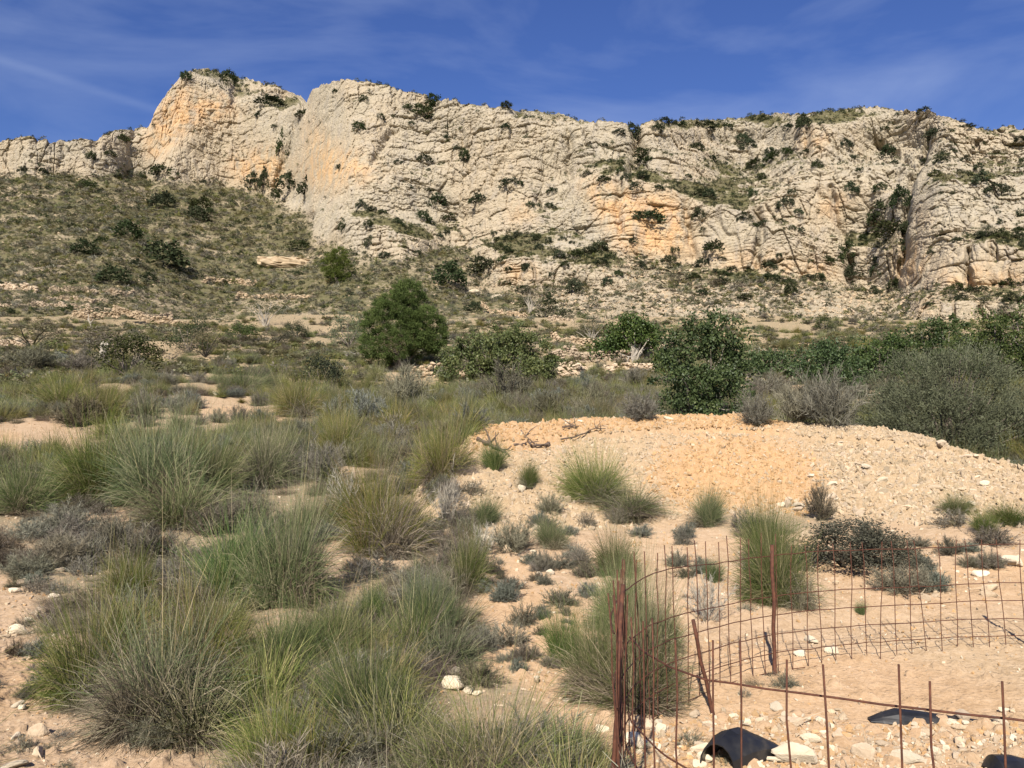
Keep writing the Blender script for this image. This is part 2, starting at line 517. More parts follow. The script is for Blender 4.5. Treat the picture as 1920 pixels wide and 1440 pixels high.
# ------------------------------------------------------------------ the mountain
RIDGE = [(-420, 300), (-200, 285), (0, 264), (50, 259), (98, 266), (120, 262), (150, 261), (180, 262), (200, 252), (215, 246), (240, 246), (262, 240), (278, 236), (300, 194),
         (318, 170), (345, 141), (385, 132), (430, 141), (470, 151), (520, 162), (556, 178), (574, 186), (583, 170), (604, 156), (640, 152), (700, 156), (760, 171), (800, 181),
         (850, 189), (900, 197), (940, 200), (1000, 209), (1060, 221), (1120, 232), (1180, 237), (1240, 231), (1300, 227), (1400, 220), (1450, 215), (1520, 211), (1600, 204),
         (1650, 206), (1700, 212), (1770, 214), (1800, 226), (1830, 239), (1920, 245), (2050, 262), (2340, 300)]
FOOT = [(-420, 345), (0, 328), (130, 333), (240, 322), (300, 330), (400, 350), (500, 350), (530, 385), (575, 395), (590, 450), (650, 468), (760, 495), (830, 470), (900, 482), (925, 530), (1010, 536), (1060, 505), (1170, 490), (1300, 502), (1420, 520), (1690, 542), (1920, 547), (2340, 560)]
CLIFFS = [[(-420, 290), (0, 264), (150, 262), (245, 246), (250, 300), (240, 320), (130, 326), (0, 322)],
          [(276, 240), (345, 142), (425, 165), (440, 215), (520, 245), (555, 235), (520, 345), (400, 343), (250, 318)],
          [(582, 172), (640, 162), (690, 250), (722, 310), (700, 350), (600, 375), (545, 350), (560, 260)],
          [(585, 440), (680, 405), (740, 440), (760, 455), (830, 455), (760, 488), (650, 462)],
          [(1065, 350), (1180, 325), (1300, 372), (1420, 425), (1420, 505), (1170, 482), (1075, 430)],
          [(1420, 442), (1690, 472), (1690, 532), (1420, 515)], [(1692, 432), (1760, 460), (2340, 480), (2340, 540), (1692, 532)],
          [(1710, 562), (2340, 562), (2340, 606), (1705, 606)], [(920, 492), (1180, 512), (1180, 540), (930, 528)],
          [(720, 330), (960, 330), (1000, 400), (900, 420), (770, 380)], [(820, 210), (1000, 225), (1140, 300), (1000, 320), (850, 290)],
          [(1500, 235), (1700, 230), (1690, 270), (1530, 275)], [(1540, 350), (1640, 350), (1660, 400), (1580, 425)]]
SMOOTHW = [[(300, 190), (345, 150), (425, 170), (438, 215), (350, 240), (300, 225)], [(290, 250), (420, 225), (520, 250), (510, 330), (400, 340), (280, 310)],
           [(585, 190), (620, 200), (720, 300), (700, 345), (590, 360), (560, 330)], [(1080, 390), (1290, 385), (1300, 480), (1170, 475)], [(1700, 460), (1900, 490), (1900, 525), (1700, 525)],
           [(720, 375), (810, 390), (800, 415), (730, 400)], [(1290, 430), (1400, 450), (1400, 495), (1300, 480)], [(10, 275), (230, 262), (230, 300), (10, 312)]]
LEDGES = [[(635, 385), (770, 392), (870, 425), (820, 445), (690, 425)], [(1000, 345), (1100, 315), (1180, 285), (1230, 320), (1420, 372), (1400, 408), (1290, 370), (1190, 322), (1080, 345)],
          [(1290, 300), (1500, 285), (1520, 305), (1330, 330)], [(1560, 435), (1680, 425), (1680, 470), (1600, 460)], [(1780, 425), (1960, 430), (1960, 460), (1820, 455)],
          [(880, 440), (1060, 430), (1170, 490), (1250, 505), (1100, 505), (930, 480)], [(1230, 226), (1400, 219), (1600, 203), (1700, 212), (1600, 232), (1400, 236), (1240, 243)],
          [(1180, 485), (1420, 510), (1680, 540), (1920, 540), (1920, 560), (1500, 560), (1200, 520)], [(1060, 330), (1130, 310), (1160, 325), (1080, 345)]]
GULLIES = [([(575, 184), (560, 230), (545, 265), (520, 350)], 7, 4.5), ([(1745, 248), (1715, 330), (1700, 420), (1682, 530)], 7, 5), ([(1190, 238), (1196, 300), (1180, 320)], 10, 5),
           ([(815, 190), (800, 225)], 10, 3), ([(735, 250), (700, 300)], 7, 2.5), ([(1062, 250), (1066, 340)], 6, 2.5), ([(870, 240), (875, 320)], 5, 2), ([(1420, 400), (1425, 500)], 7, 4),
           ([(1590, 480), (1600, 530)], 8, 4), ([(945, 300), (930, 340)], 6, 2), ([(255, 245), (245, 310)], 6, 1.8), ([(120, 265), (112, 320)], 4, 1.3), ([(185, 262), (180, 315)], 4, 1.2),
           ([(1630, 260), (1725, 310)], 6, 3), ([(1520, 235), (1515, 290)], 6, 3), ([(1815, 470), (1820, 535)], 5, 2.5), ([(438, 165), (440, 215)], 6, 3), ([(1560, 350), (1590, 480)], 6, 2.5),
           ([(1290, 372), (1300, 485)], 5, 2), ([(1155, 330), (1165, 440)], 6, 2.5), ([(640, 160), (612, 240), (600, 360)], 6, 2.5)]
STAIN = [[(350, 190), (430, 170), (440, 215), (345, 240)], [(300, 200), (350, 150), (360, 230), (300, 300), (270, 280)], [(585, 220), (650, 300), (700, 320), (620, 350), (570, 345)], [(625, 270), (680, 300), (720, 320), (680, 345)],
         [(1080, 330), (1300, 380), (1300, 485), (1170, 480), (1150, 440)], [(1320, 470), (1560, 500), (1560, 530), (1320, 490)], [(1690, 435), (1730, 470), (1730, 530), (1690, 530)],
         [(930, 495), (1010, 510), (1010, 530), (930, 525)], [(1200, 375), (1290, 390), (1260, 440)], [(440, 290), (540, 290), (530, 350), (440, 335)], [(1720, 380), (1750, 420), (1730, 430)], [(1760, 500), (1920, 505), (1920, 535), (1760, 530)],
         [(1720, 565), (1760, 565), (1755, 605), (1720, 605)], [(1500, 240), (1560, 245), (1540, 280), (1510, 275)], [(960, 385), (1000, 385), (985, 420), (960, 420)], [(1530, 370), (1590, 375), (1590, 400), (1530, 400)]]

M_mountain = mountain_mat()
MT = {}
def build_mountain():
    g = 4.0
    gx = np.arange(-440, 2370, g); gy = np.arange(90, 720, g)
    PY, PX = np.meshgrid(gy, gx, indexing='ij')
    foot = np.interp(PX, *zip(*FOOT))
    wob = 10 * fbm(PX / 60, PY / 60, 0, 3, 61)
    rock = (PY + wob < foot).astype(float)
    th = np.where(rock > 0, 41.0, np.where(PX < 850, 25.5, np.interp(PY, [480, 560], [30, 22])))
    th = np.where((PY > 560) & (rock < .5), np.interp(PY, [560, 640], [19, 12]), th)
    band = fbm(PX / 190, (PY + .12 * PX) / 26, 0, 3, 62)
    th = np.where(rock > 0, 25 + 46 * smooth(-.35, .30, band), th + 2 * band)
    wx, wy = PX + 8 * fbm(PX / 40, PY / 40, 1, 3, 63), PY + 7 * fbm(PX / 40, PY / 40, 5, 3, 64)
    sm = np.zeros_like(PX); led = np.zeros_like(PX); stn = np.zeros_like(PX)
    th = np.where((rock > 0) & (PX > 660) & (PX < 930) & (PY < 330), np.maximum(th, 47), th)
    for p in CLIFFS: q = in_poly(wx, wy, p); th = np.where(q, 80, th); rock = np.maximum(rock, q)
    for p in LEDGES:
        q = in_poly(wx, wy, p); th = np.where(q, 33, th); led = np.maximum(led, q)
    for p in SMOOTHW: sm = np.maximum(sm, in_poly(wx, wy, p))
    for p in STAIN: stn = np.maximum(stn, in_poly(wx, wy, p))
    th = blur(th, 1, 2); th = (th + np.roll(th, 1, 1) + np.roll(th, -1, 1) + np.roll(th, 2, 1) + np.roll(th, -2, 1)) / 5; rock = blur(rock, 2, 2); sm = blur(sm.astype(float), 3, 2); led = blur(led.astype(float), 2, 2); stn = blur(stn.astype(float), 4, 2)
    gul = np.zeros_like(PX)
    for pts, w, dep in GULLIES:
        for (x0, y0), (x1, y1) in zip(pts, pts[1:]):
            t = np.clip(((wx - x0) * (x1 - x0) + (wy - y0) * (y1 - y0)) / ((x1 - x0) ** 2 + (y1 - y0) ** 2), 0, 1)
            d2 = (wx - x0 - t * (x1 - x0)) ** 2 + (wy - y0 - t * (y1 - y0)) ** 2
            gul = np.maximum(gul, dep * np.exp(-d2 / (w * w)))
    def look(A, px, py):
        fx = np.clip((px - gx[0]) / g, 0, len(gx) - 1.001); fy = np.clip((py - gy[0]) / g, 0, len(gy) - 1.001)
        ix, iy = fx.astype(int), fy.astype(int); fx -= ix; fy -= iy
        return (A[iy, ix] * (1 - fx) + A[iy, ix + 1] * fx) * (1 - fy) + (A[iy + 1, ix] * (1 - fx) + A[iy + 1, ix + 1] * fx) * fy
    cols = np.concatenate([np.arange(-420, -60, 9), np.arange(-60, 1981, 1.75), np.arange(1985, 2341, 9)])
    nr = 400
    top = np.interp(cols, *zip(*RIDGE))
    top = top + 2.2 * fbm(cols / 14, 0, 0, 3, 66) + 1.2 * vnoise(cols / 5, 3, 0, 68)
    Y = np.full(cols.shape, 96.0)
    dx, _ = ray(cols, 640)
    Z = base_z(Y) - 1.6
    _, py0 = proj(Y * dx, Y, Z)
    rows_x, rows_y, rows_z, rows_p = [Y * dx], [Y.copy()], [Z.copy()], [py0.copy()]
    for k in range(1, nr):
        py = py0 + (top - py0) * (k / (nr - 1))
        ddx, tau = ray(cols, py)
        t = np.tan(np.radians(look(th, cols, py)))
        t = np.maximum(t, np.tan(np.arctan(tau) + math.radians(3.2)))
        dY = (H + tau * Y - Z) / (t - tau)
        dY = np.clip(dY, 0, 6)
        dp = np.concatenate([np.repeat(dY[:1], 6), dY, np.repeat(dY[-1:], 6)])
        dY = 0.45 * dY + 0.55 * np.convolve(dp, np.hanning(15)[1:-1] / np.hanning(15).sum(), 'valid')
        Y = Y + dY
        # ease the profile sideways so that neighbouring columns stay together
        Yp = np.concatenate([np.repeat(Y[:1], 20), Y, np.repeat(Y[-1:], 20)])
        Ys = np.convolve(Yp, np.hanning(43)[1:-1] / np.hanning(43).sum(), 'valid')
        Y = np.maximum(Y + 0.15 * (Ys - Y), Y - dY - 0.15)
        Z = H + tau * Y
        rows_x.append(Y * ddx); rows_y.append(Y.copy()); rows_z.append(Z.copy()); rows_p.append(py)
    X, Yg, Zg, P = np.array(rows_x), np.array(rows_y), np.array(rows_z), np.array(rows_p)
    C = np.broadcast_to(cols, X.shape)
    rk, s, ld, st, gl = look(rock, C, P), look(sm, C, P), look(led, C, P), look(stn, C, P), look(gul, C, P)
    # rock relief: beds cut by joints into blocks, each block set back or forward
    wxx = X + 0.9 * fbm(X / 5, Yg / 5, Zg / 5, 2, 71); wyy = Yg; wzz = Zg + 0.7 * fbm(X / 7, Yg / 7 + 4, Zg / 5, 3, 73)
    dip = wzz + 0.07 * wxx + 2.2 * vnoise(X / 34, Yg / 34, Zg / 30, 70) + .5 * vnoise(X / 9, Yg / 9, Zg / 9, 69)
    def blocks(bed_h, joint, seed, amp, cut, soft):
        bz = dip / bed_h; bi = np.floor(bz); fz = bz - bi
        z0 = np.zeros_like(bi)
        hb = h01(bi.astype(np.int64), z0.astype(np.int64), z0.astype(np.int64), seed)
        u = wxx / (joint * (0.65 + .8 * hb)) + hb * 17.3 + .22 * vnoise(X / joint, Yg / joint, Zg / bed_h, seed + 1)
        ui = np.floor(u); fu = u - ui
        hh = h01(bi.astype(np.int64), ui.astype(np.int64), z0.astype(np.int64), seed + 2)
        ez = np.minimum(fz, 1 - fz) * bed_h; eu = np.minimum(fu, 1 - fu) * joint
        on = smooth(-.25, .4, fbm(X / 14, Yg / 14, Zg / 10, 3, seed + 3)); onv = smooth(-.25, .4, fbm(X / 14, Yg / 14, Zg / 14, 3, seed + 4))
        e = np.minimum(ez + 1.2 * (1 - on), eu + 1.2 * (1 - onv))
        MT.setdefault('joints', []).append(np.exp(-e / .22) * on)
        return amp * (hh - .5) * (.35 + .65 * on) - (cut * np.exp(-e / .16) + soft * np.exp(-e / .55))
    a1, a2, c1 = worley(wxx / 6.5, wyy / 8, dip / 5.5, 74)
    b1, b2, c2 = worley(wxx / 1.9, wyy / 3, dip / 1.5, 75)
    d1, d2, c3 = worley(wxx / 0.9, wyy / 1.4, dip / 0.75, 76)
    big = fbm(X / 22, Yg / 30, Zg / 40, 3, 77)
    rid = 1 - np.abs(fbm(X / 9, Yg / 20, Zg / 26, 3, 78))
    rough = rk * (1 - 0.55 * s) * (1 - 0.55 * ld)
    mixw = smooth(-.3, .35, fbm(X / 20, Yg / 20, Zg / 14, 2, 79))
    vc = np.abs(fbm(X / 7, Yg / 12, Zg / 45, 3, 88)); vcr = 1.3 * np.exp(-(vc / .035) ** 2) * smooth(-.3, .3, fbm(X / 25, Yg / 30, Zg / 18, 2, 89))
    out = rk * (1.8 * big + 1.0 * rid * (1 - ld)) + rough * (1.3 * (c1 - .5) - .5 * np.exp(-(a2 - a1) / .04)
          + blocks(3.6, 4.6, 201, 1.4, 1.0, .18) + blocks(1.5, 2.1, 211, .9, .7, .1) * (1 - .5 * mixw) + blocks(.75, 1.0, 221, .34, .2, .05) - vcr
          + mixw * (0.7 * (c2 - .5) - .45 * np.exp(-(b2 - b1) / .09)) + .25 * (c3 - .5) - .12 * np.exp(-(d2 - d1) / .12))
    out = out + s * rk * (0.35 * fbm(X / 2.2, Yg / 2.2, Zg / 5, 3, 80) + 0.5 * (c2 - .5) * smooth(.1, .6, mixw) + .3 * fbm(X / 1.2, Yg / 1.2, Zg / 4, 2, 86) + 0.25 * blocks(3.6, 4.6, 201, 1.2, .55, .35))
    fade = smooth(0, 18, np.arange(nr))[:, None]
    hill = (1 - rk)
    scree = (1 - rk) * smooth(820, 1000, C)
    out = out + scree * (1.0 * (c2 - .5) - .6 * np.exp(-(b2 - b1) / .1) + .5 * (c3 - .5) + 1.2 * (c1 - .5))
    out = out * fade - gl * fade
    Yd = Yg - out
    lift = hill * fade * (0.35 * np.maximum(c2 - 0.62, 0) * 3 * smooth(.5, .2, b1) + 0.25 * fbm(X / 3, Yg / 3, 0, 3, 83))
    Zd = Zg + lift + rk * fade * 0.35 * (c2 - 0.5) * (1 - s)
    # far side of the ridge
    bx, by, bz, bp = [], [], [], []
    for q, (bk, dn) in enumerate([(3, .15), (8, .5), (16, 1.6), (30, 4), (60, 11), (110, 26), (180, 55)]):
        yy = Yg[-1] + bk
        bx.append(X[-1] * yy / Yg[-1]); by.append(yy); bz.append(Zd[-1] - dn)
    XX = np.concatenate([X * (Yd / Yg), np.array(bx)]); YY = np.concatenate([Yd, np.array(by)]); ZZ = np.concatenate([Zd, np.array(bz)])
    nb = len(bx)
    pad = lambda A, v: np.concatenate([A, np.full((nb, A.shape[1]), v)])
    # slope of the finished surface decides where soil and plants can stay
    du = np.stack([np.gradient(A, axis=1) for A in (XX, YY, ZZ)], -1); dv = np.stack([np.gradient(A, axis=0) for A in (XX, YY, ZZ)], -1)
    nrm = np.cross(du, dv); nrm /= np.linalg.norm(nrm, axis=-1, keepdims=True) + 1e-9
    nz = blur(np.abs(nrm[..., 2]), 2, 1)
    RK, LD, S = pad(rk, .6), pad(ld, .3), pad(s, 0)
    vegn = fbm(XX / 12, YY / 12, ZZ / 8, 4, 85)
    leftw = 1 - smooth(780, 1150, np.broadcast_to(cols, XX.shape))
    veg = (1 - RK) * (0.30 + 0.34 * leftw + 0.30 * vegn) + RK * np.clip(0.95 * smooth(.5, .8, nz) * (0.55 + 0.5 * vegn) + 0.62 * LD * (0.8 + .4 * vegn), 0, 1) * (1 - S)
    veg = np.clip(veg, 0, 1)
    top_grass = pad(smooth(12, 0, (P - top) ) * rk * smooth(.3, .7, nz[:nr]), .8)
    veg = np.clip(np.maximum(veg, top_grass * .6), 0, 1)
    rockattr = np.clip(RK + 0.55 * (1 - RK) * smooth(800, 1200, np.broadcast_to(cols, XX.shape)), 0, 1)
    me = mesh_np('mountain', np.stack([XX, YY, ZZ], -1).reshape(-1, 3), grid_faces(*XX.shape), dict(rock=rockattr, stain=pad(st, 0), veg=veg), M_mountain, False)
    structure(link('mountain', me))
    MT.update(X=XX[:nr], Y=YY[:nr], Z=ZZ[:nr], veg=veg[:nr], rk=rk, nz=nz[:nr], px=C, py=P, smooth=s, cols=cols, top=top, gul=gl, led=ld)
    MT['joint'] = np.maximum(MT['joints'][0], .8 * MT['joints'][1])
    ppx, ppy = proj(XX[:nr], YY[:nr], ZZ[:nr])
    MT['ppx'], MT['ppy'] = ppx, ppy
build_mountain()

# nearest mountain vertex seen at a picture point
_cell = 4
_keys = {}
def _index():
    a = (MT['ppx'] / _cell).astype(int); b = (MT['ppy'] / _cell).astype(int)
    ok = (MT['ppx'] > -100) & (MT['ppx'] < 2020)
    idx = np.flatnonzero(ok.ravel())
    key = (b.ravel()[idx] + 100) * 1000 + a.ravel()[idx] + 50
    order = np.lexsort((MT['Y'].ravel()[idx], key))
    key, idx = key[order], idx[order]
    u, first = np.unique(key, return_index=True)
    for k, f in zip(u, first): _keys[int(k)] = int(idx[f])
_index()
def mhit(px, py):
    for r in range(0, 8):
        for db in range(0, r + 1):
            for da in range(-r, r + 1):
                k = (int(py / _cell) + db + 100) * 1000 + int(px / _cell) + da + 50
                if k in _keys:
                    i = _keys[k]
                    return float(MT['X'].ravel()[i]), float(MT['Y'].ravel()[i]), float(MT['Z'].ravel()[i])
    return None
# ------------------------------------------------------------------ plant and stone builders
def unit(v):
    return v / (np.linalg.norm(v, axis=-1, keepdims=True) + 1e-9)

def rand_dirs(r, n):
    return unit(r.normal(size=(n, 3)))

def ribbons(P0, P1, P2, w, segs, r, taper=0.25):
    """flat curved blades from P0 over P1 to P2"""
    n = len(P0)
    t = np.linspace(0, 1, segs + 1)[None, :, None]
    C = (1 - t) ** 2 * P0[:, None] + 2 * t * (1 - t) * P1[:, None] + t * t * P2[:, None]
    side = unit(np.cross(P2 - P0 + 1e-6, rand_dirs(r, n)))
    wid = (np.asarray(w).reshape(-1, 1, 1) * 0.5) * (1 - (1 - taper) * t ** 1.5)
    L = C - side[:, None] * wid; R = C + side[:, None] * wid
    V = np.stack([L, R], 2).reshape(n, -1, 3)
    k = (segs + 1) * 2
    base = np.arange(n)[:, None] * k
    s = np.arange(segs)[None, :] * 2
    Fc = np.stack([base + s, base + s + 1, base + s + 3, base + s + 2], -1).reshape(-1, 4)
    rnd = np.repeat(r.random(n), k); tip = np.tile(np.repeat(np.linspace(0, 1, segs + 1), 2), n)
    return V.reshape(-1, 3), Fc, rnd, tip

def merge(parts):
    Vs, Fs, Rs, Ts, o = [], [], [], [], 0
    for V, Fc, a, b in parts:
        Vs.append(V); Fs.append(Fc + o); Rs.append(a); Ts.append(b); o += len(V)
    return np.concatenate(Vs), np.concatenate(Fs), np.concatenate(Rs), np.concatenate(Ts)

def leaf_quads(C, A, size, aspect, r, rnd=None):
    """one rhombus per leaf: C its foot, A its direction"""
    n = len(C)
    size = np.broadcast_to(size, (n,))[:, None]
    B = unit(np.cross(A, rand_dirs(r, n)))
    Nn = np.cross(A, B)
    m = C + A * size * 0.5 + Nn * size * 0.06
    V = np.stack([C, m + B * size * aspect, C + A * size, m - B * size * aspect], 1).reshape(-1, 3)
    Fc = np.arange(n * 4).reshape(n, 4)
    rn = np.repeat(r.random(n) if rnd is None else rnd, 4)
    return V, Fc, rn, np.tile([0, .5, 1, .5], n)

def tube(points, radii, sides=6, cap=True):
    P = np.asarray(points, float); n = len(P)
    T = np.gradient(P, axis=0); T = unit(T)
    ref = np.array([0.0, 0, 1]) if abs(T[0, 2]) < .9 else np.array([1.0, 0, 0])
    V = []
    for i in range(n):
        a = unit(np.cross(T[i], ref)); b = np.cross(T[i], a)
        ang = np.arange(sides) * 2 * math.pi / sides
        V.append(P[i] + radii[i] * (np.cos(ang)[:, None] * a + np.sin(ang)[:, None] * b))
    V = np.concatenate(V)
    Fc = []
    for i in range(n - 1):
        for j in range(sides):
            k = (j + 1) % sides
            Fc.append((i * sides + j, i * sides + k, (i + 1) * sides + k, (i + 1) * sides + j))
    if cap:
        for i0 in (0, (n - 1) * sides):
            for j in range(1, sides - 1, 2):
                Fc.append((i0, i0 + j, i0 + j + 1, i0 + min(j + 2, sides - 1)) if j + 2 < sides else (i0, i0 + j, i0 + j + 1, i0 + j + 1))
    Fc = [f for f in Fc if len(set(f)) == 4]
    return V, np.array(Fc), np.zeros(len(V)), np.zeros(len(V))

def norm_size(arrs):
    """scale a plant so that it is about 1 wide and 1 tall"""
    A = np.concatenate([a[0] for a in arrs])
    w = 2 * np.percentile(np.hypot(A[:, 0], A[:, 1]), 93); h = np.percentile(A[:, 2], 98.5)
    for a in arrs: a[0][:, :2] /= w; a[0][:, 2] /= h
    return arrs

# ---- materials of the plants
M_blade = leaf_mat('esparto_blades', [(0.0, (0.068, 0.095, 0.028)), (0.35, (0.112, 0.142, 0.04)), (0.62, (0.168, 0.18, 0.062)), (0.82, (0.25, 0.225, 0.11)), (1.0, (0.36, 0.30, 0.165))], 0.22, 0.2)
M_blade_fresh = leaf_mat('fresh_blades', [(0.0, (0.06, 0.092, 0.03)), (0.5, (0.10, 0.14, 0.042)), (0.8, (0.17, 0.19, 0.068)), (1.0, (0.33, 0.29, 0.14))], 0.18, 0.2)
M_dead = leaf_mat('dead_blades', [(0.0, (0.085, 0.068, 0.048)), (0.4, (0.16, 0.13, 0.09)), (0.75, (0.25, 0.205, 0.145)), (1.0, (0.38, 0.32, 0.225))], 0.2, 0.15)
M_blade_mid = leaf_mat('sunburnt_blades', [(0.0, (0.09, 0.105, 0.035)), (0.4, (0.15, 0.158, 0.055)), (0.75, (0.235, 0.22, 0.09)), (1.0, (0.34, 0.29, 0.15))], 0.25, 0.2)
M_straw = leaf_mat('seed_stalks', [(0.0, (0.38, 0.31, 0.16)), (1.0, (0.52, 0.44, 0.26))], 0.1, 0.2)
M_grey = leaf_mat('grey_twigs', [(0.0, (0.09, 0.082, 0.058)), (0.5, (0.17, 0.157, 0.113)), (1.0, (0.285, 0.26, 0.19))], 0.22, 0.12)
M_bluegrey = leaf_mat('bluegrey_leaves', [(0.0, (0.10, 0.11, 0.08)), (0.6, (0.185, 0.195, 0.15)), (1.0, (0.28, 0.285, 0.225))], 0.2, 0.2)
M_brown = leaf_mat('brown_twigs', [(0.0, (0.07, 0.06, 0.042)), (0.5, (0.13, 0.112, 0.075)), (1.0, (0.205, 0.178, 0.12))], 0.2, 0.1)
M_pale = leaf_mat('bleached_twigs', [(0.0, (0.27, 0.24, 0.19)), (1.0, (0.46, 0.41, 0.34))], 0.12, 0.1)
M_carob = leaf_mat('carob_leaves', [(0.0, (0.032, 0.052, 0.018)), (0.5, (0.06, 0.09, 0.028)), (0.85, (0.10, 0.135, 0.04)), (1.0, (0.17, 0.19, 0.06))], 0.12, 0.2, None, 0.02)
M_carob_yellow = leaf_mat('carob_leaves_yellow', [(0.0, (0.05, 0.075, 0.022)), (0.5, (0.095, 0.125, 0.035)), (0.85, (0.16, 0.185, 0.055)), (1.0, (0.24, 0.24, 0.09))], 0.12, 0.22, None, 0.02)  # yellower leaf colours, for the wide low carob and the green bushes
M_pine = leaf_mat('pine_needles', [(0.0, (0.045, 0.068, 0.016)), (0.5, (0.08, 0.112, 0.025)), (1.0, (0.145, 0.18, 0.042))], 0.1, 0.15)
M_olive = leaf_mat('greygreen_leaves', [(0.0, (0.08, 0.09, 0.05)), (0.5, (0.135, 0.15, 0.088)), (1.0, (0.21, 0.225, 0.14))], 0.1, 0.22)
M_dark = leaf_mat('dark_bush_leaves', [(0.0, (0.026, 0.036, 0.018)), (0.6, (0.05, 0.063, 0.029)), (1.0, (0.095, 0.105, 0.05))], 0.22, 0.2)
M_scrub = leaf_mat('hill_scrub_leaves', [(0.0, (0.09, 0.095, 0.04)), (0.5, (0.15, 0.145, 0.065)), (1.0, (0.24, 0.22, 0.105))], 0.28, 0.2)
M_spiny = leaf_mat('spiny_bush_leaves', [(0.0, (0.05, 0.05, 0.036)), (0.5, (0.09, 0.088, 0.06)), (1.0, (0.16, 0.15, 0.105))], 0.1, 0.1)
M_bark = bark_mat('bark', (0.10, 0.08, 0.06), (0.24, 0.20, 0.16))
M_palewood = bark_mat('bleached_wood', (0.26, 0.22, 0.17), (0.5, 0.45, 0.37))
M_darkwood = bark_mat('dead_wood', (0.07, 0.05, 0.035), (0.20, 0.14, 0.10))
M_stone = stone_mat('limestone', (0.40, 0.30, 0.19), (0.56, 0.44, 0.30), (0.52, 0.42, 0.31))
M_stone_warm = stone_mat('warm_gravel', (0.40, 0.24, 0.11), (0.54, 0.35, 0.18), (0.49, 0.34, 0.19))
M_stone_grey = stone_mat('grey_rubble', (0.37, 0.27, 0.165), (0.50, 0.39, 0.25), (0.44, 0.36, 0.255))
M_stone_pale = stone_mat('pale_stone', (0.56, 0.46, 0.32), (0.66, 0.57, 0.42), (0.62, 0.53, 0.40), 9)

# ---- tussock: green blades, a skirt of dead blades, a few seed stalks
def tussock_arrays(seed, n, nd, ns, seg=4, wid=1.0, lean=0.55, upright=0.0):
    r = np.random.default_rng(seed)
    def blades(n, rad, tilt0, tilt1, L0, L1, droop0, droop1, w, seg):
        rr = rad * np.sqrt(r.random(n)); a = r.random(n) * 2 * math.pi
        cl = r.normal(size=(9, 2)) * rad * 0.7; pick = r.integers(0, 9, n)
        root = np.stack([rr * np.cos(a) * .6 + cl[pick, 0] * .7, rr * np.sin(a) * .6 + cl[pick, 1] * .7, np.zeros(n)], 1)
        cln = r.normal(size=(9, 2)) * 0.5; cll = 0.55 + 0.6 * r.random(9)
        out = unit(np.concatenate([root[:, :2] * 1.4 + r.normal(size=(n, 2)) * rad * 1.1 + cln[pick] * rad, np.zeros((n, 1))], 1))
        tl = np.radians(tilt0 + (tilt1 - tilt0) * r.random(n) ** 1.1)
        d = out * np.sin(tl)[:, None] + np.array([0, 0, 1.0]) * np.cos(tl)[:, None]
        L = (L0 + (L1 - L0) * r.random(n)) * cll[pick]
        d = unit(d + np.concatenate([cln[pick] * .5, np.zeros((n, 1))], 1) + r.normal(size=(n, 3)) * .15)
        dr = droop0 + (droop1 - droop0) * r.random(n) ** 1.6
        P1 = root + d * (L * 0.55)[:, None]
        e = unit(d + out * dr[:, None] * 0.55 - np.array([0, 0, 1.0]) * dr[:, None])
        P2 = P1 + e * (L * 0.5)[:, None] + r.normal(size=(n, 3)) * 0.07
        P2[:, 2] = np.maximum(P2[:, 2], 0.01)
        return ribbons(root, P1, P2, w * (0.7 + .6 * r.random(n)), seg, r)
    g = blades(n, 0.30, 2, 72 - 30 * upright, 0.5, 1.0, 0.1, 1.35 * lean * 2, 0.0058 * wid, seg)
    d = blades(int(nd * 1.5), 0.34, 14, 92, 0.28, 0.85, 0.4, 1.7, 0.0055 * wid, max(2, seg - 1))
    s = blades(ns, 0.2, 0, 30, 0.8, 1.15, 0.0, 0.5, 0.006 * wid, 4) if ns else None
    arrs = [list(g), list(d)] + ([list(s)] if ns else [])
    A = g[0]; w = 2 * np.percentile(np.hypot(A[:, 0], A[:, 1]), 92); h = np.percentile(A[:, 2], 97)
    for q in arrs: q[0][:, :2] /= w; q[0][:, 2] /= h
    return arrs

def to_mesh(name, arr, mat):
    return mesh_np(name, arr[0], arr[1], dict(rnd=arr[2], tip=arr[3]), mat)

TUSS = {}
def tussock_protos():
    for k in range(5):
        a = tussock_arrays(100 + k, 3300, 1200, 9, 4, 1.0, .5 + .12 * k)
        TUSS['near', k] = [('green_blades', to_mesh('green_blades', a[0], M_blade)), ('dead_skirt', to_mesh('dead_skirt', a[1], M_dead)), ('seed_stalks', to_mesh('seed_stalks', a[2], M_straw))]
    for k in range(3):
        a = tussock_arrays(120 + k, 2200, 650, 5, 4, 1.05, .38, .8)
        TUSS['fresh', k] = [('green_blades', to_mesh('green_blades', a[0], M_blade_fresh)), ('dead_skirt', to_mesh('dead_skirt', a[1], M_dead)), ('seed_stalks', to_mesh('seed_stalks', a[2], M_straw))]
    for k in range(2):
        a = tussock_arrays(130 + k, 1300, 2300, 6, 4, 1.0, .75)
        TUSS['dry', k] = [('green_blades', to_mesh('green_blades', a[0], M_blade)), ('dead_skirt', to_mesh('dead_skirt', a[1], M_dead)), ('seed_stalks', to_mesh('seed_stalks', a[2], M_straw))]
    for k in range(4):
        a = tussock_arrays(140 + k, 750, 260, 0, 3, 2.2, .55)
        TUSS['mid', k] = [('green_blades', to_mesh('green_blades', a[0], M_blade_mid)), ('dead_skirt', to_mesh('dead_skirt', a[1], M_dead))]
    for k in range(2):
        a = tussock_arrays(150 + k, 60, 620, 0, 4, 1.0, .6)
        TUSS['litter', k] = [('x', to_mesh('dry_litter', a[1], M_dead))]
tussock_protos()

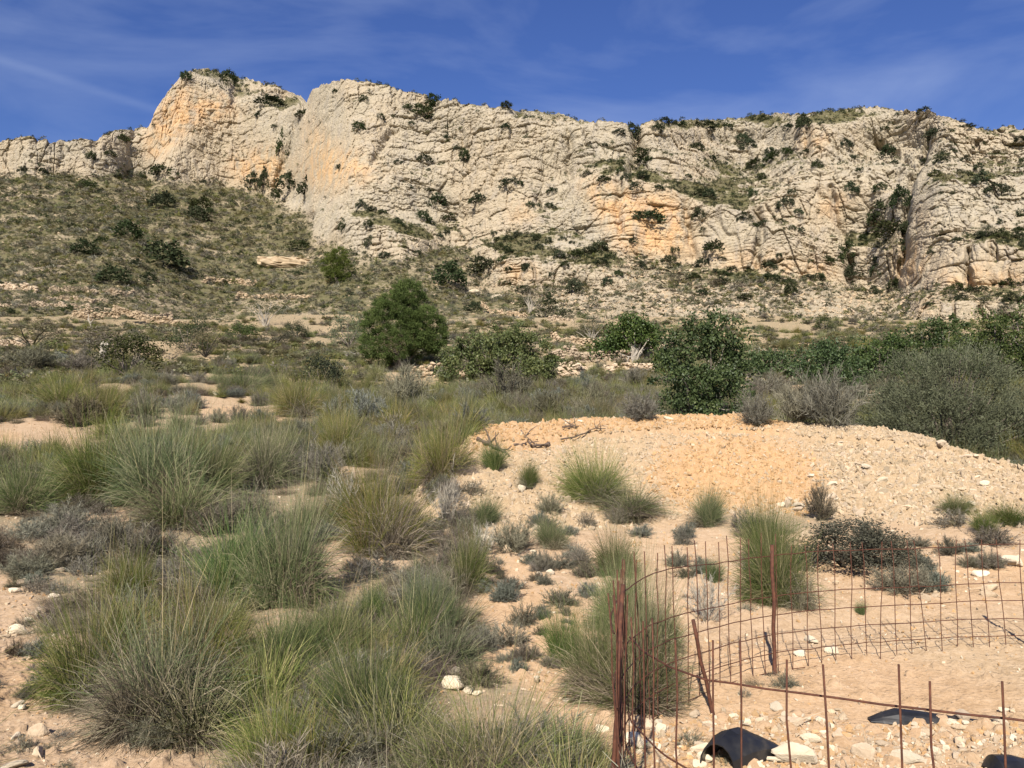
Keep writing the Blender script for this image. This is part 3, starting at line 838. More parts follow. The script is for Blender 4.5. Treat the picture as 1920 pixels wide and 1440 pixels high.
# ---- grey dwarf shrubs: woody base, dome of fine twigs
def twig_dome(seed, n_main, n_side, w, up=0.35, spread=1.0, seg=2):
    r = np.random.default_rng(seed)
    d = rand_dirs(r, n_main); d[:, 2] = np.abs(d[:, 2]) + up; d = unit(d)
    L = (0.32 + 0.2 * r.random(n_main))[:, None]
    root = r.normal(size=(n_main, 3)) * 0.04; root[:, 2] = 0
    mid = root + d * L * .5 + r.normal(size=(n_main, 3)) * 0.05
    end = root + d * L + r.normal(size=(n_main, 3)) * 0.06
    main = ribbons(root, mid, end, np.full(n_main, w * 1.1), 3, r, .4)
    k = r.integers(0, n_main, n_side); t = (0.35 + .65 * r.random(n_side) ** .7)[:, None]
    P0 = root[k] + (end[k] - root[k]) * t
    sd = unit(d[k] + rand_dirs(r, n_side) * 1.1 * spread + np.array([0, 0, .25]))
    sl = (0.05 + .09 * r.random(n_side))[:, None]
    side = ribbons(P0, P0 + sd * sl * .5 + r.normal(size=P0.shape) * .008, P0 + sd * sl, np.full(n_side, w), seg, r, .4)
    return norm_size([list(main), list(side)])

SHRUB = {}
def hash_seed(s): return sum((i + 1) * ord(c) for i, c in enumerate(s))
def shrub_protos():
    specs = {'grey': (M_grey, M_brown, 5, 3600, .0058, .3), 'bluegrey': (M_bluegrey, M_grey, 2, 2600, .009, .35), 'brown': (M_brown, M_brown, 2, 2300, .0075, .25),
             'pale': (M_pale, M_pale, 2, 700, .0075, .5), 'low': (M_grey, M_brown, 3, 1300, .010, .05)}
    for s, (m1, m2, cnt, ns, w, up) in specs.items():
        for k in range(cnt):
            a = twig_dome(hash_seed(s) + k, 90 if s != 'pale' else 34, ns, w, up)
            SHRUB[s, k] = [('fine_twigs', to_mesh('fine_twigs', a[1], m1)), ('woody_stems', to_mesh('woody_stems', a[0], m2))]
shrub_protos()


# ---- leafy bushes of clumps of small leaves on a few stems
def leafy(seed, clumps, leaves, leaf, aspect, cl_r, shape='dome', droop=0.0, flat=1.0):
    r = np.random.default_rng(seed)
    d = rand_dirs(r, clumps); d[:, 2] = np.abs(d[:, 2])
    rad = (0.55 + .45 * r.random(clumps) ** .5)[:, None]
    lump = 1 + .22 * fbm(d[:, 0] * 2, d[:, 1] * 2, d[:, 2] * 2 + seed, 2, seed)[:, None]
    C = d * rad * lump * np.array([.5, .5, .78]) + np.array([0, 0, .16])
    k = r.integers(0, clumps, leaves)
    P = C[k] + r.normal(size=(leaves, 3)) * cl_r
    P[:, 2] = np.maximum(P[:, 2], 0.01)
    A = unit(rand_dirs(r, leaves) + unit(P - np.array([0, 0, .1])) * .7 + np.array([0, 0, -droop]))
    rn = np.clip(r.random(clumps)[k] * .45 + r.random(leaves) * .55, 0, 1)
    L = leaf_quads(P, A, leaf * (.7 + .6 * r.random(leaves)), aspect, r, rn)
    st = []
    for i in r.choice(clumps, min(9, clumps), False):
        q = C[i]; st.append(tube([(0, 0, -.03), q * .5 + r.normal(size=3) * .03, q], [.018, .012, .005], 4, False))
    return list(L), list(merge(st))
BUSH = {}
def bush_protos():
    for k in range(4):
        L, S = leafy(300 + k, 38, 2600, .042, .30, .08)
        BUSH['dark', k] = [('foliage', to_mesh('foliage', L, M_dark)), ('stems', to_mesh('stems', S, M_bark))]
    for k in range(3):
        L, S = leafy(310 + k, 40, 850, .088, .42, .062)
        BUSH['far', k] = [('foliage', to_mesh('foliage', L, M_dark))]
    for k in range(2):
        L, S = leafy(320 + k, 40, 2200, .05, .32, .08)
        BUSH['green', k] = [('foliage', to_mesh('foliage', L, M_carob_yellow)), ('stems', to_mesh('stems', S, M_bark))]
    for k in range(2):
        L, S = leafy(330 + k, 40, 2000, .045, .25, .085)
        BUSH['olive', k] = [('foliage', to_mesh('foliage', L, M_olive)), ('stems', to_mesh('stems', S, M_bark))]
    for k in range(2):
        L, S = leafy(340 + k, 30, 1900, .04, .2, .11)
        BUSH['brownish', k] = [('foliage', to_mesh('foliage', L, M_brown)), ('stems', to_mesh('stems', S, M_brown))]
    L, S = leafy(345, 90, 9000, .034, .26, .07)
    BUSH['spiny', 0] = [('foliage', to_mesh('foliage', L, M_spiny)), ('stems', to_mesh('stems', S, M_brown))]
    for k in range(4):
        L, S = leafy(350 + k, 14, 90, .24, .28, .10)
        BUSH['scrub', k] = [('foliage', to_mesh('scrub', L, (M_scrub, M_scrub, M_grey, M_dark)[k]))]
bush_protos()

# ---- angular stones
import bmesh
def stone_mesh(seed, n=16, flat=.7, mat=None, sub=False):
    r = np.random.default_rng(seed)
    bm = bmesh.new()
    P = rand_dirs(r, n) * (.8 + .4 * r.random((n, 1))) * np.array([1, .8, flat]) * .5
    for p in P: bm.verts.new(p)
    res = bmesh.ops.convex_hull(bm, input=bm.verts[:])
    for v in [v for v in bm.verts if not v.link_faces]: bm.verts.remove(v)
    if sub:
        bmesh.ops.bevel(bm, geom=bm.edges[:], offset=.045, segments=1, affect='EDGES')
        bmesh.ops.subdivide_edges(bm, edges=bm.edges[:], cuts=1, use_grid_fill=True)
        for v in bm.verts:
            c = v.co
            k = 1 + .07 * float(fbm(c.x * 4, c.y * 4, c.z * 4 + seed, 3, seed))
            v.co = c * k
    me = bpy.data.meshes.new('stone')
    bm.to_mesh(me); bm.free()
    me.materials.append(mat)
    return me
STONE = [stone_mesh(500 + k, 15 + k % 5, .55 + .08 * (k % 4), M_stone, True) for k in range(8)]
STONE_PALE = [stone_mesh(520 + k, 16, .6, M_stone_pale, True) for k in range(4)]
def pebble_set(seed, mats, n=5):
    return [stone_mesh(seed + k, 9 + k % 3, .7, mats[k % len(mats)]) for k in range(n)]

# ---- scatter of things nobody could count
_n_sc = [0]
def scatter(name, P, R, S, idx, meshes):
    _n_sc[0] += 1
    coll = bpy.data.collections.new('%s_source_%d' % (name, _n_sc[0]))
    for i, m in enumerate(meshes):
        coll.objects.link(bpy.data.objects.new('%02d_%s' % (i, name), m))
    me = bpy.data.meshes.new(name)
    me.vertices.add(len(P)); me.vertices.foreach_set('co', np.asarray(P, np.float32).ravel())
    for nm, A in (('rot', R), ('scl', S)):
        a = me.attributes.new(nm, 'FLOAT_VECTOR', 'POINT'); a.data.foreach_set('vector', np.asarray(A, np.float32).ravel())
    a = me.attributes.new('pick', 'INT', 'POINT'); a.data.foreach_set('value', np.asarray(idx, np.int32))
    me.update()
    o = link(name, me)
    o['kind'] = 'stuff'
    ng = bpy.data.node_groups.new(name, 'GeometryNodeTree')
    ng.interface.new_socket('Geometry', in_out='INPUT', socket_type='NodeSocketGeometry')
    ng.interface.new_socket('Geometry', in_out='OUTPUT', socket_type='NodeSocketGeometry')
    n, l = ng.nodes, ng.links
    gi, go = n.new('NodeGroupInput'), n.new('NodeGroupOutput')
    ip = n.new('GeometryNodeInstanceOnPoints'); ci = n.new('GeometryNodeCollectionInfo')
    ci.inputs['Collection'].default_value = coll
    ci.inputs['Separate Children'].default_value = True; ci.inputs['Reset Children'].default_value = True
    ip.inputs['Pick Instance'].default_value = True
    def na(nm, t):
        a = n.new('GeometryNodeInputNamedAttribute'); a.data_type = t; a.inputs['Name'].default_value = nm
        return [s for s in a.outputs if s.enabled and s.name == 'Attribute'][0]
    l.new(gi.outputs[0], ip.inputs['Points']); l.new(ci.outputs[0], ip.inputs['Instance'])
    l.new(na('pick', 'INT'), ip.inputs['Instance Index'])
    er = n.new('FunctionNodeEulerToRotation'); l.new(na('rot', 'FLOAT_VECTOR'), er.inputs[0]); l.new(er.outputs[0], ip.inputs['Rotation'])
    l.new(na('scl', 'FLOAT_VECTOR'), ip.inputs['Scale'])
    l.new(ip.outputs[0], go.inputs[0])
    md = o.modifiers.new('scatter', 'NODES'); md.node_group = ng
    return o

# ---- placing plants
def plant(protos, name, label, cat, loc, w, h, group=None, rz=None):
    o = thing(name, label, cat, loc, rng.random() * 6.283 if rz is None else rz, (w, w, h), group)
    for pn, me in protos: link(pn, me, o)
    return o

def at_px(px, py, wpx, hpx):
    x, y, z = hit(px, py)
    return (x, y, z - 0.02), wpx * y / F, hpx * y / F
# ------------------------------------------------------------------ trees
def surf(px, py):
    """nearest of ground and mountain on a sight line"""
    dx, dz = ray(px, py)
    g = hit(px, py, 126.0)
    gap = abs(H + g[1] * float(dz) - g[2])
    if gap < 0.35 and g[1] < 124: return g
    m = mhit(px, py)
    return m if m else g

def crown(seed, lobes, n, leaf, aspect, shell=.62, clumpn=46, cl=.16, out=.8, up=.25, jut=0.0):
    """leaves in clumps spread through a set of lobes (x, y, z, rx, ry, rz)"""
    r = np.random.default_rng(seed)
    Lb = np.array(lobes, float)
    wt = Lb[:, 3] * Lb[:, 5]; wt /= wt.sum()
    C, D, B = [], [], []
    for (x, y, z, a, b, c), q in zip(lobes, wt):
        m = max(6, int(clumpn * q * len(lobes)))
        d = rand_dirs(r, m)
        rad = shell + (1.04 - shell) * r.random((m, 1)) ** .7
        rad = np.where(r.random((m, 1)) < jut, rad * 1.22, rad)
        rad *= 1 + .16 * fbm(d[:, 0] * 2.2, d[:, 1] * 2.2, d[:, 2] * 2.2 + x, 2, seed)[:, None]
        C.append(np.array([x, y, z]) + d * rad * np.array([a, b, c])); D.append(d); B.append(np.full(m, .5 * (a + c)))
    C, D, B = np.concatenate(C), np.concatenate(D), np.concatenate(B)
    k = r.integers(0, len(C), n)
    P = C[k] + r.normal(size=(n, 3)) * cl * (0.45 + 1.1 * r.random((len(C), 1)))[k] * np.array([1, 1, .75])
    A = unit(rand_dirs(r, n) + D[k] * out + np.array([0, 0, up]))
    rn = np.clip(r.random(len(C))[k] * .4 + r.random(n) * .6, 0, 1)
    return list(leaf_quads(P, A, leaf * (.65 + .7 * r.random(n)), aspect, r, rn)), C

def limbs(seed, base, ends, r0, fork=.35, sides=6):
    r = np.random.default_rng(seed)
    parts = []
    base = np.asarray(base, float)
    for e in ends:
        e = np.asarray(e, float)
        t = np.linspace(0, 1, 6)[:, None]
        mid = base + (e - base) * fork; mid[2] = base[2] + (e[2] - base[2]) * (fork + .2)
        P = (1 - t) ** 2 * base + 2 * t * (1 - t) * mid + t ** 2 * e
        P[1:-1] += r.normal(size=(4, 3)) * .05 * np.linalg.norm(e - base) * .5
        parts.append(tube(P, np.linspace(r0, r0 * .16, 6), sides, True))
    return list(merge(parts))

def tree(name, label, cat, loc, leaf_arr, leafmat, wood, woodmat, group=None, extra=(), twigs='crown'):
    o = thing(name, label, cat, loc, 0, (1, 1, 1), group)
    link(twigs, to_mesh(twigs, leaf_arr, leafmat), o)
    link('trunk', to_mesh('trunk', wood, woodmat), o)
    for nm, arr, mt in extra: link(nm, to_mesh(nm, arr, mt), o)
    return o

def build_trees():
    # the round pine
    x, y, z = hit(748, 692)
    s = y / F
    lob = [(10, 0, 122, 46, 50, 42), (-8, 0, 96, 58, 60, 44), (42, -8, 84, 42, 48, 36), (60, 0, 68, 36, 40, 34), (-40, -8, 74, 32, 40, 26), (-44, -6, 46, 34, 36, 30),
           (-8, -24, 40, 44, 40, 26), (40, 6, 42, 34, 36, 22), (66, -6, 50, 26, 30, 22), (-30, -6, 22, 22, 24, 14), (12, -22, 56, 40, 36, 26), (20, 0, 140, 28, 30, 28)]
    lob = [tuple(c * s for c in L) for L in lob]
    L, C = crown(401, [q[:3] + (q[3] * .88, q[4] * .9, q[5] * .86) for q in lob], 90000, .12, .15, .82, 60, .11, 1.0, .6, .04)
    W = limbs(402, (0, 0, -.2), [(.3, 0, 160 * s), (-1.4, -.3, 2.2), (1.6, .2, 2.6), (.2, -.9, 2.4), (-1.2, .3, 3.2), (2.0, -.2, 2.2)], .15, .3)
    r = np.random.default_rng(9)
    P = np.stack([r.normal(-.25, .55, 700), r.normal(-1.2, .2, 700), r.normal(1.55, .35, 700)], 1)
    dead = leaf_quads(P, unit(rand_dirs(r, 700)), .2, .07, r)
    tree('pine_tree', 'rounded bright green pine with short trunk and a browning patch low on its crown', 'tree', (x, y, z), L, M_pine, W, M_bark, None, [('browning_needles', list(dead), M_dead)])
    # the smaller pine higher up the slope
    p = surf(628, 531); s = p[1] / F
    lob = [tuple(c * s for c in q) for q in [(0, 0, 46, 20, 20, 20), (6, 0, 56, 14, 14, 12), (-10, 0, 30, 20, 20, 18), (12, 0, 28, 18, 18, 20), (0, -6, 18, 24, 20, 14)]]
    L, C = crown(411, lob, 9000, .34, .17, .75, 36, .3, 1.0, .4)
    tree('pine_tree', 'small dark pine standing alone high on the slope, above and left of the round pine', 'tree', p, L, M_pine, limbs(412, (0, 0, -.3), [(0, 0, 50 * s), (1, 0, 30 * s), (-1, 0, 34 * s)], .18), M_bark)
    # carob trees
    def carob(seed, px, py, wpx, hpx, lobes, label, n, mat, Y=None, pale=False, leaf=.085, trunkmat=M_bark, cl=.17):
        if Y is None: x, y, z = hit(px, py)
        else:
            x = Y * float(ray(px, 700)[0]); y = Y; z = float(zg(x, Y, False))
        s = y / F
        lob = [((a * wpx) * s, b * wpx * s, c * hpx * s, d * wpx * s, d * wpx * s * .9, e * hpx * s) for a, b, c, d, e in lobes]
        L, C = crown(seed, lob, n, leaf * max(1, y / 34), .36, .30, 24, cl * max(1, y / 40) * .85, .6, .15, .14)
        r = np.random.default_rng(seed)
        ends = C[r.choice(len(C), 12, False)] * .93
        W = limbs(seed + 1, (0, 0, -.15), ends, .06 + .012 * (wpx * s), .4)
        ends2 = C[r.choice(len(C), 9, False)] * 1.02
        W2 = limbs(seed + 2, (0, -.1, .25 * hpx * s), ends2, .022, .5, 4)
        return tree('carob_tree', label, 'tree', (x, y, z), L, mat, W, trunkmat, 'carob trees on the old terraces', [('bare_branches', W2, M_palewood)])
    carob(420, 1318, 792, 182, 246, [(0, 0, .55, .42, .32), (-.2, -.1, .72, .28, .2), (.12, 0, .86, .22, .16), (-.3, 0, .5, .2, .25), (.3, 0, .5, .22, .28), (-.2, -.15, .22, .3, .22), (.15, -.2, .2, .34, .2), (.2, 0, .72, .26, .2), (-.05, -.2, .4, .36, .2)],
          'tall dense carob tree with bare grey branches, right behind the gravel mound crest', 17000, M_carob, 27.0)
    carob(430, 930, 722, 205, 112, [(0, 0, .5, .36, .34), (-.3, 0, .42, .26, .32), (.3, 0, .5, .26, .36), (.12, -.1, .7, .26, .26), (-.15, 0, .66, .24, .24), (.4, 0, .35, .16, .25), (-.45, 0, .3, .14, .2), (.05, -.2, .3, .4, .24)],
          'wide low carob tree with yellow-green leaves, right beside the round pine', 18000, M_carob_yellow)
    carob(440, 1188, 678, 100, 92, [(0, 0, .6, .36, .3), (-.25, 0, .55, .26, .26), (.25, 0, .6, .26, .3), (0, 0, .8, .24, .2)], 'small carob tree with a pale leaning trunk, left of the tall carob tree', 7000, M_carob, None, False, .085, M_palewood)
    carob(450, 1246, 640, 46, 66, [(0, 0, .6, .4, .36), (.1, 0, .8, .3, .22)], 'slim carob crown rising behind the upper left edge of the tall carob', 2600, M_carob, 46.0)
    R = [(0, 0, .55, .4, .38), (-.28, 0, .45, .26, .34), (.28, 0, .5, .28, .36), (.08, 0, .8, .28, .22), (-.15, -.1, .7, .24, .24), (.1, -.15, .3, .42, .26)]
    for i, (px, Y, w, h, lab) in enumerate([
            (1555, 37, 120, 100, 'lowest and leftmost carob of the right-hand row'),
            (1655, 40, 150, 112, 'second carob of the right-hand row, peeping over the grey-green bush from its left'),
            (1765, 41, 185, 152, 'highest-topped carob of the right-hand row, above the middle of the grey-green bush'),
            (1880, 38, 190, 158, 'dark carob at the right edge, behind the right top of the grey-green bush'),
            (1995, 36, 190, 165, 'carob cut off by the right edge of the photo, last of the right-hand row')]):
        carob(460 + i * 7, px, 0, w, h, R, lab, 9500, M_carob, float(Y))
    for i, (px, Y, w, h, lab) in enumerate([(1440, 50, 110, 56, 'low flat carob just right of the tall carob, seen over the grey shrubs'), (1160, 62, 95, 44, 'low dark carob thicket left of and beyond the tall carob')]):
        carob(500 + i * 7, px, 0, w, h, R, lab, 5000, M_carob, float(Y))
    # the big grey-green bush beside the mound
    Y = 21.4; x = Y * float(ray(1775, 700)[0]); z = float(zg(x, Y + 1.2, False)) - .25
    s = Y / F
    lob = [tuple(c * s for c in q) for q in [(0, 0, 120, 130, 110, 105), (-105, 0, 90, 85, 90, 88), (110, -10, 85, 100, 90, 95), (-40, -60, 70, 110, 70, 80), (70, -70, 50, 100, 60, 70), (-125, -20, 45, 50, 60, 50), (150, -50, 20, 60, 50, 60), (30, 0, 165, 90, 80, 62), (-70, 0, 160, 70, 70, 52)]]
    L, C = crown(520, lob, 60000, .075, .13, .55, 90, .13, .9, .3)
    r = np.random.default_rng(4)
    ends = C[r.choice(len(C), 60, False)]
    W = limbs(521, (0, 0, 0), ends * .96, .05, .4, 4)
    k = r.integers(0, len(C), 2600)
    P0 = C[k] + r.normal(size=(2600, 3)) * .08
    d = unit(unit(P0 - np.array([0, 0, .6])) + rand_dirs(r, 2600) * .6 + np.array([0, 0, .3]))
    sp = ribbons(P0, P0 + d * .16, P0 + d * .30, np.full(2600, .012), 2, r)
    o = tree('broad_bush', 'very broad dense grey-green bush at the right edge, behind the gravel mound', 'bush', (x, Y, z), L, M_olive, W, M_bark, None, [('outer_twigs', list(sp), M_olive)], 'foliage')
    # small dead-looking trees
    for seed, px, py, w, h, lab in [(540, 497, 613, 75, 62, 'small thin-leaved tree with a bare crooked trunk on the lowest left terrace'), (544, 992, 585, 50, 55, 'leafless grey little tree below the orange outcrop, uphill of the round pine'),
                                    (548, 1108, 640, 70, 48, 'bare grey shrubby tree with pale trunk on a terrace left of the tall carob')]:
        p = surf(px, py); s = p[1] / F
        lob = [(0, 0, .62 * h * s, .36 * w * s, .3 * w * s, .3 * h * s), (.25 * w * s, 0, .5 * h * s, .26 * w * s, .25 * w * s, .26 * h * s), (-.25 * w * s, 0, .55 * h * s, .25 * w * s, .2 * w * s, .26 * h * s)]
        L, C = crown(seed, lob, 1500, .16, .16, .3, 60, .25, .3, .2)
        r = np.random.default_rng(seed)
        tree('small_tree', lab, 'tree', p, L, M_dark if seed == 540 else M_brown, limbs(seed, (0, 0, -.1), C[r.choice(len(C), 16, False)], .09, .3, 4), M_palewood)
build_trees()

# ------------------------------------------------------------------ dry-stone terrace walls and outcrops
def hull_tris(me):
    V = np.empty(len(me.vertices) * 3); me.vertices.foreach_get('co', V)
    me.calc_loop_triangles()
    T = np.empty(len(me.loop_triangles) * 3, np.int32); me.loop_triangles.foreach_get('vertices', T)
    return V.reshape(-1, 3), T.reshape(-1, 3)
_hulls = [hull_tris(stone_mesh(560 + k, 10, .8, M_stone)) for k in range(5)]
def outcrop_mesh():
    n, m = 44, 26
    u, v = np.meshgrid(np.linspace(0, 2 * math.pi, n), np.linspace(0.02, math.pi - .02, m), indexing='xy')
    P = np.stack([np.cos(u) * np.sin(v), np.sin(u) * np.sin(v), np.cos(v)], -1).reshape(-1, 3)
    P = np.sign(P) * np.abs(P) ** np.array([.8, .8, .6]) * .5
    q = P * np.array([6, 3, 2])
    f1, f2, cid = worley(q[:, 0] * 1.2, q[:, 1] * 1.2, q[:, 2] * 1.6, 5)
    P = P * (1 + .22 * (cid - .5) - .16 * np.exp(-(f2 - f1) / .1) + .1 * fbm(q[:, 0], q[:, 1], q[:, 2], 3, 4))[:, None]
    return mesh_np('outcrop', P, grid_faces(m, n), None, M_stone_grey)
OUTCROP = outcrop_mesh()
WALLS = []
def build_walls():
    r = np.random.default_rng(31)
    W = [([(-20, 541), (40, 542), (70, 548)], 11, 'uppermost dry-stone terrace wall at the left edge of the slope'),
         ([(92, 546), (140, 546), (190, 550), (248, 555)], 9, 'pink-tinted terrace wall right of the uppermost left wall, second highest on the left'),
         ([(90, 560), (140, 562), (200, 567)], 6, 'thin low terrace wall between the two long left terraces'),
         ([(-20, 574), (60, 572), (120, 576), (170, 580), (235, 588)], 8, 'long pale terrace wall running in from the left edge, third step down'),
         ([(160, 596), (230, 602), (290, 608), (340, 612), (400, 618), (480, 622)], 11, 'longest and lowest of the left terrace walls, tumbled pale stones'),
         ([(248, 590), (300, 594), (345, 598)], 6, 'short terrace wall just above the right half of the lowest left wall'),
         ([(440, 560), (500, 558), (560, 558), (640, 561), (700, 566)], 9, 'sandy terrace wall passing behind the left side of the round pine'),
         ([(378, 530), (430, 530), (480, 534)], 9, 'broken terrace wall highest on the slope, left of the small upper pine'),
         ([(1035, 684), (1130, 676), (1235, 672)], 9, 'upper of two curved terrace walls left of the tall carob'),
         ([(1045, 706), (1120, 698), (1180, 693), (1240, 696)], 13, 'nearer curved terrace wall of coarse stones, left of the tall carob'),
         ([(1410, 692), (1470, 686), (1540, 693)], 8, 'pale terrace wall seen over grey shrubs right of the tall carob'),
         ([(775, 706), (840, 706), (900, 712)], 7, 'low stony terrace edge below the trunk of the round pine'),
         ([(900, 580), (945, 588), (990, 594)], 6, 'pale bank of stones uphill, right of the round pine top'),
         ([(1025, 602), (1075, 604)], 6, 'short pale stone bank uphill between pine and tall carob'),
         ([(1030, 640), (1080, 646), (1130, 648)], 6, 'thin terrace wall beside the bare grey shrubby tree'),
         ([(-10, 650), (20, 648), (45, 652)], 8, 'small heap-like wall end at the left edge, level with the grey stump')]
    for pts, hp, lab in W:
        Q = []
        for (x0, y0), (x1, y1) in zip(pts, pts[1:]):
            for t in np.linspace(0, 1, 7)[:-1]: Q.append(surf(x0 + (x1 - x0) * t, y0 + (y1 - y0) * t))
        Q.append(surf(*pts[-1])); Q = np.array(Q)
        ym = np.median(Q[:, 1]); Q[:, 1] = np.clip(Q[:, 1], ym - 4, ym + 4)
        hm = max(1.6 * hp * ym / F, 1.0)
        WALLS.append(Q.copy())
        Vs, Ts, o = [], [], 0
        L = np.linalg.norm(np.diff(Q, axis=0), axis=1); tot = np.cumsum(np.concatenate([[0], L]))
        st = max(.2, hm * .34); nrow = max(2, int(hm / (st * .55)))
        for k in range(int(1.5 * tot[-1] / st)):
            cut = .92 + .35 * float(vnoise(k * .17, ym, 3, 5))
            for row in range(max(1, int(nrow * np.clip(cut, .6, 1.1)))):
                d = (k / 1.5 + r.random()) * st
                p = np.array([np.interp(d, tot, Q[:, j]) for j in range(3)])
                V, T = _hulls[r.integers(5)]
                sc = st * (.8 + .7 * r.random()); a = r.random() * 6.28
                c, s_ = math.cos(a), math.sin(a)
                U = V * np.array([1.25, 1.1, .75]) * sc
                U = np.stack([U[:, 0] * c - U[:, 1] * s_, U[:, 0] * s_ + U[:, 1] * c, U[:, 2]], 1)
                U += p + np.array([0, r.normal() * .12 + row * .05, row * st * .55 + .02])
                Vs.append(U); Ts.append(T + o); o += len(U)
        base = Q[len(Q) // 2]
        o_ = thing('terrace_wall', lab, 'stone wall', tuple(base), 0, (1, 1, 1), 'dry-stone terrace walls on the slope')
        c = link('stones', mesh_np('stones', np.concatenate(Vs) - base, np.concatenate(Ts), None, M_stone), o_)
        c['kind'] = 'stuff'
    for px, py, w, h, lab in [(538, 494, 100, 13, 'long flat-topped pale outcrop on the slope left of the small upper pine'), (888, 548, 34, 12, 'flat pale boulder below the orange outcrop, above the round pine'),
                              (930, 556, 26, 12, 'rounded pale boulder right of the flat one above the round pine'), (1045, 575, 20, 9, 'small pale boulder on the scrub above the low carob'),
                              (405, 740, 26, 10, 'white broken stone slab by the sandy path, with a dark twig'), (30, 700, 26, 9, 'pale rock half hidden in grass at the left edge'), (500, 738, 0, 0, ''),
                              (323, 706, 16, 6, 'small white stone in the grass below the two dark bushes'), (350, 706, 12, 6, 'tiny white stone right of another in the grass below the two dark bushes')]:
        if not w: continue
        p = surf(px, py); s = p[1] / F
        o = link('boulder', STONE_PALE[len(lab) % 4] if w < 60 else OUTCROP, None, (p[0], p[1], p[2] + h * s * (.3 if w < 60 else -.1)))
        o.scale = (w * s * 1.05, w * s * .7, h * s * 1.9); o.rotation_euler = (0, .05, len(lab) * .4 if w < 60 else .1)
        tag(o, lab, 'boulder')
build_walls()

# ------------------------------------------------------------------ plants placed one by one
TREG = {}
def tussock(kind, px, py, w, h, label, k=None, group=None):
    loc, W, Hh = at_px(px, py, w, h)
    n = {'near': 5, 'fresh': 3, 'dry': 2, 'mid': 4}[kind]
    k = int(rng.integers(n)) if k is None else k
    return plant(TUSS[kind, k], 'grass_tussock', label, 'grass tussock', loc, W * .93, Hh * .86, group)

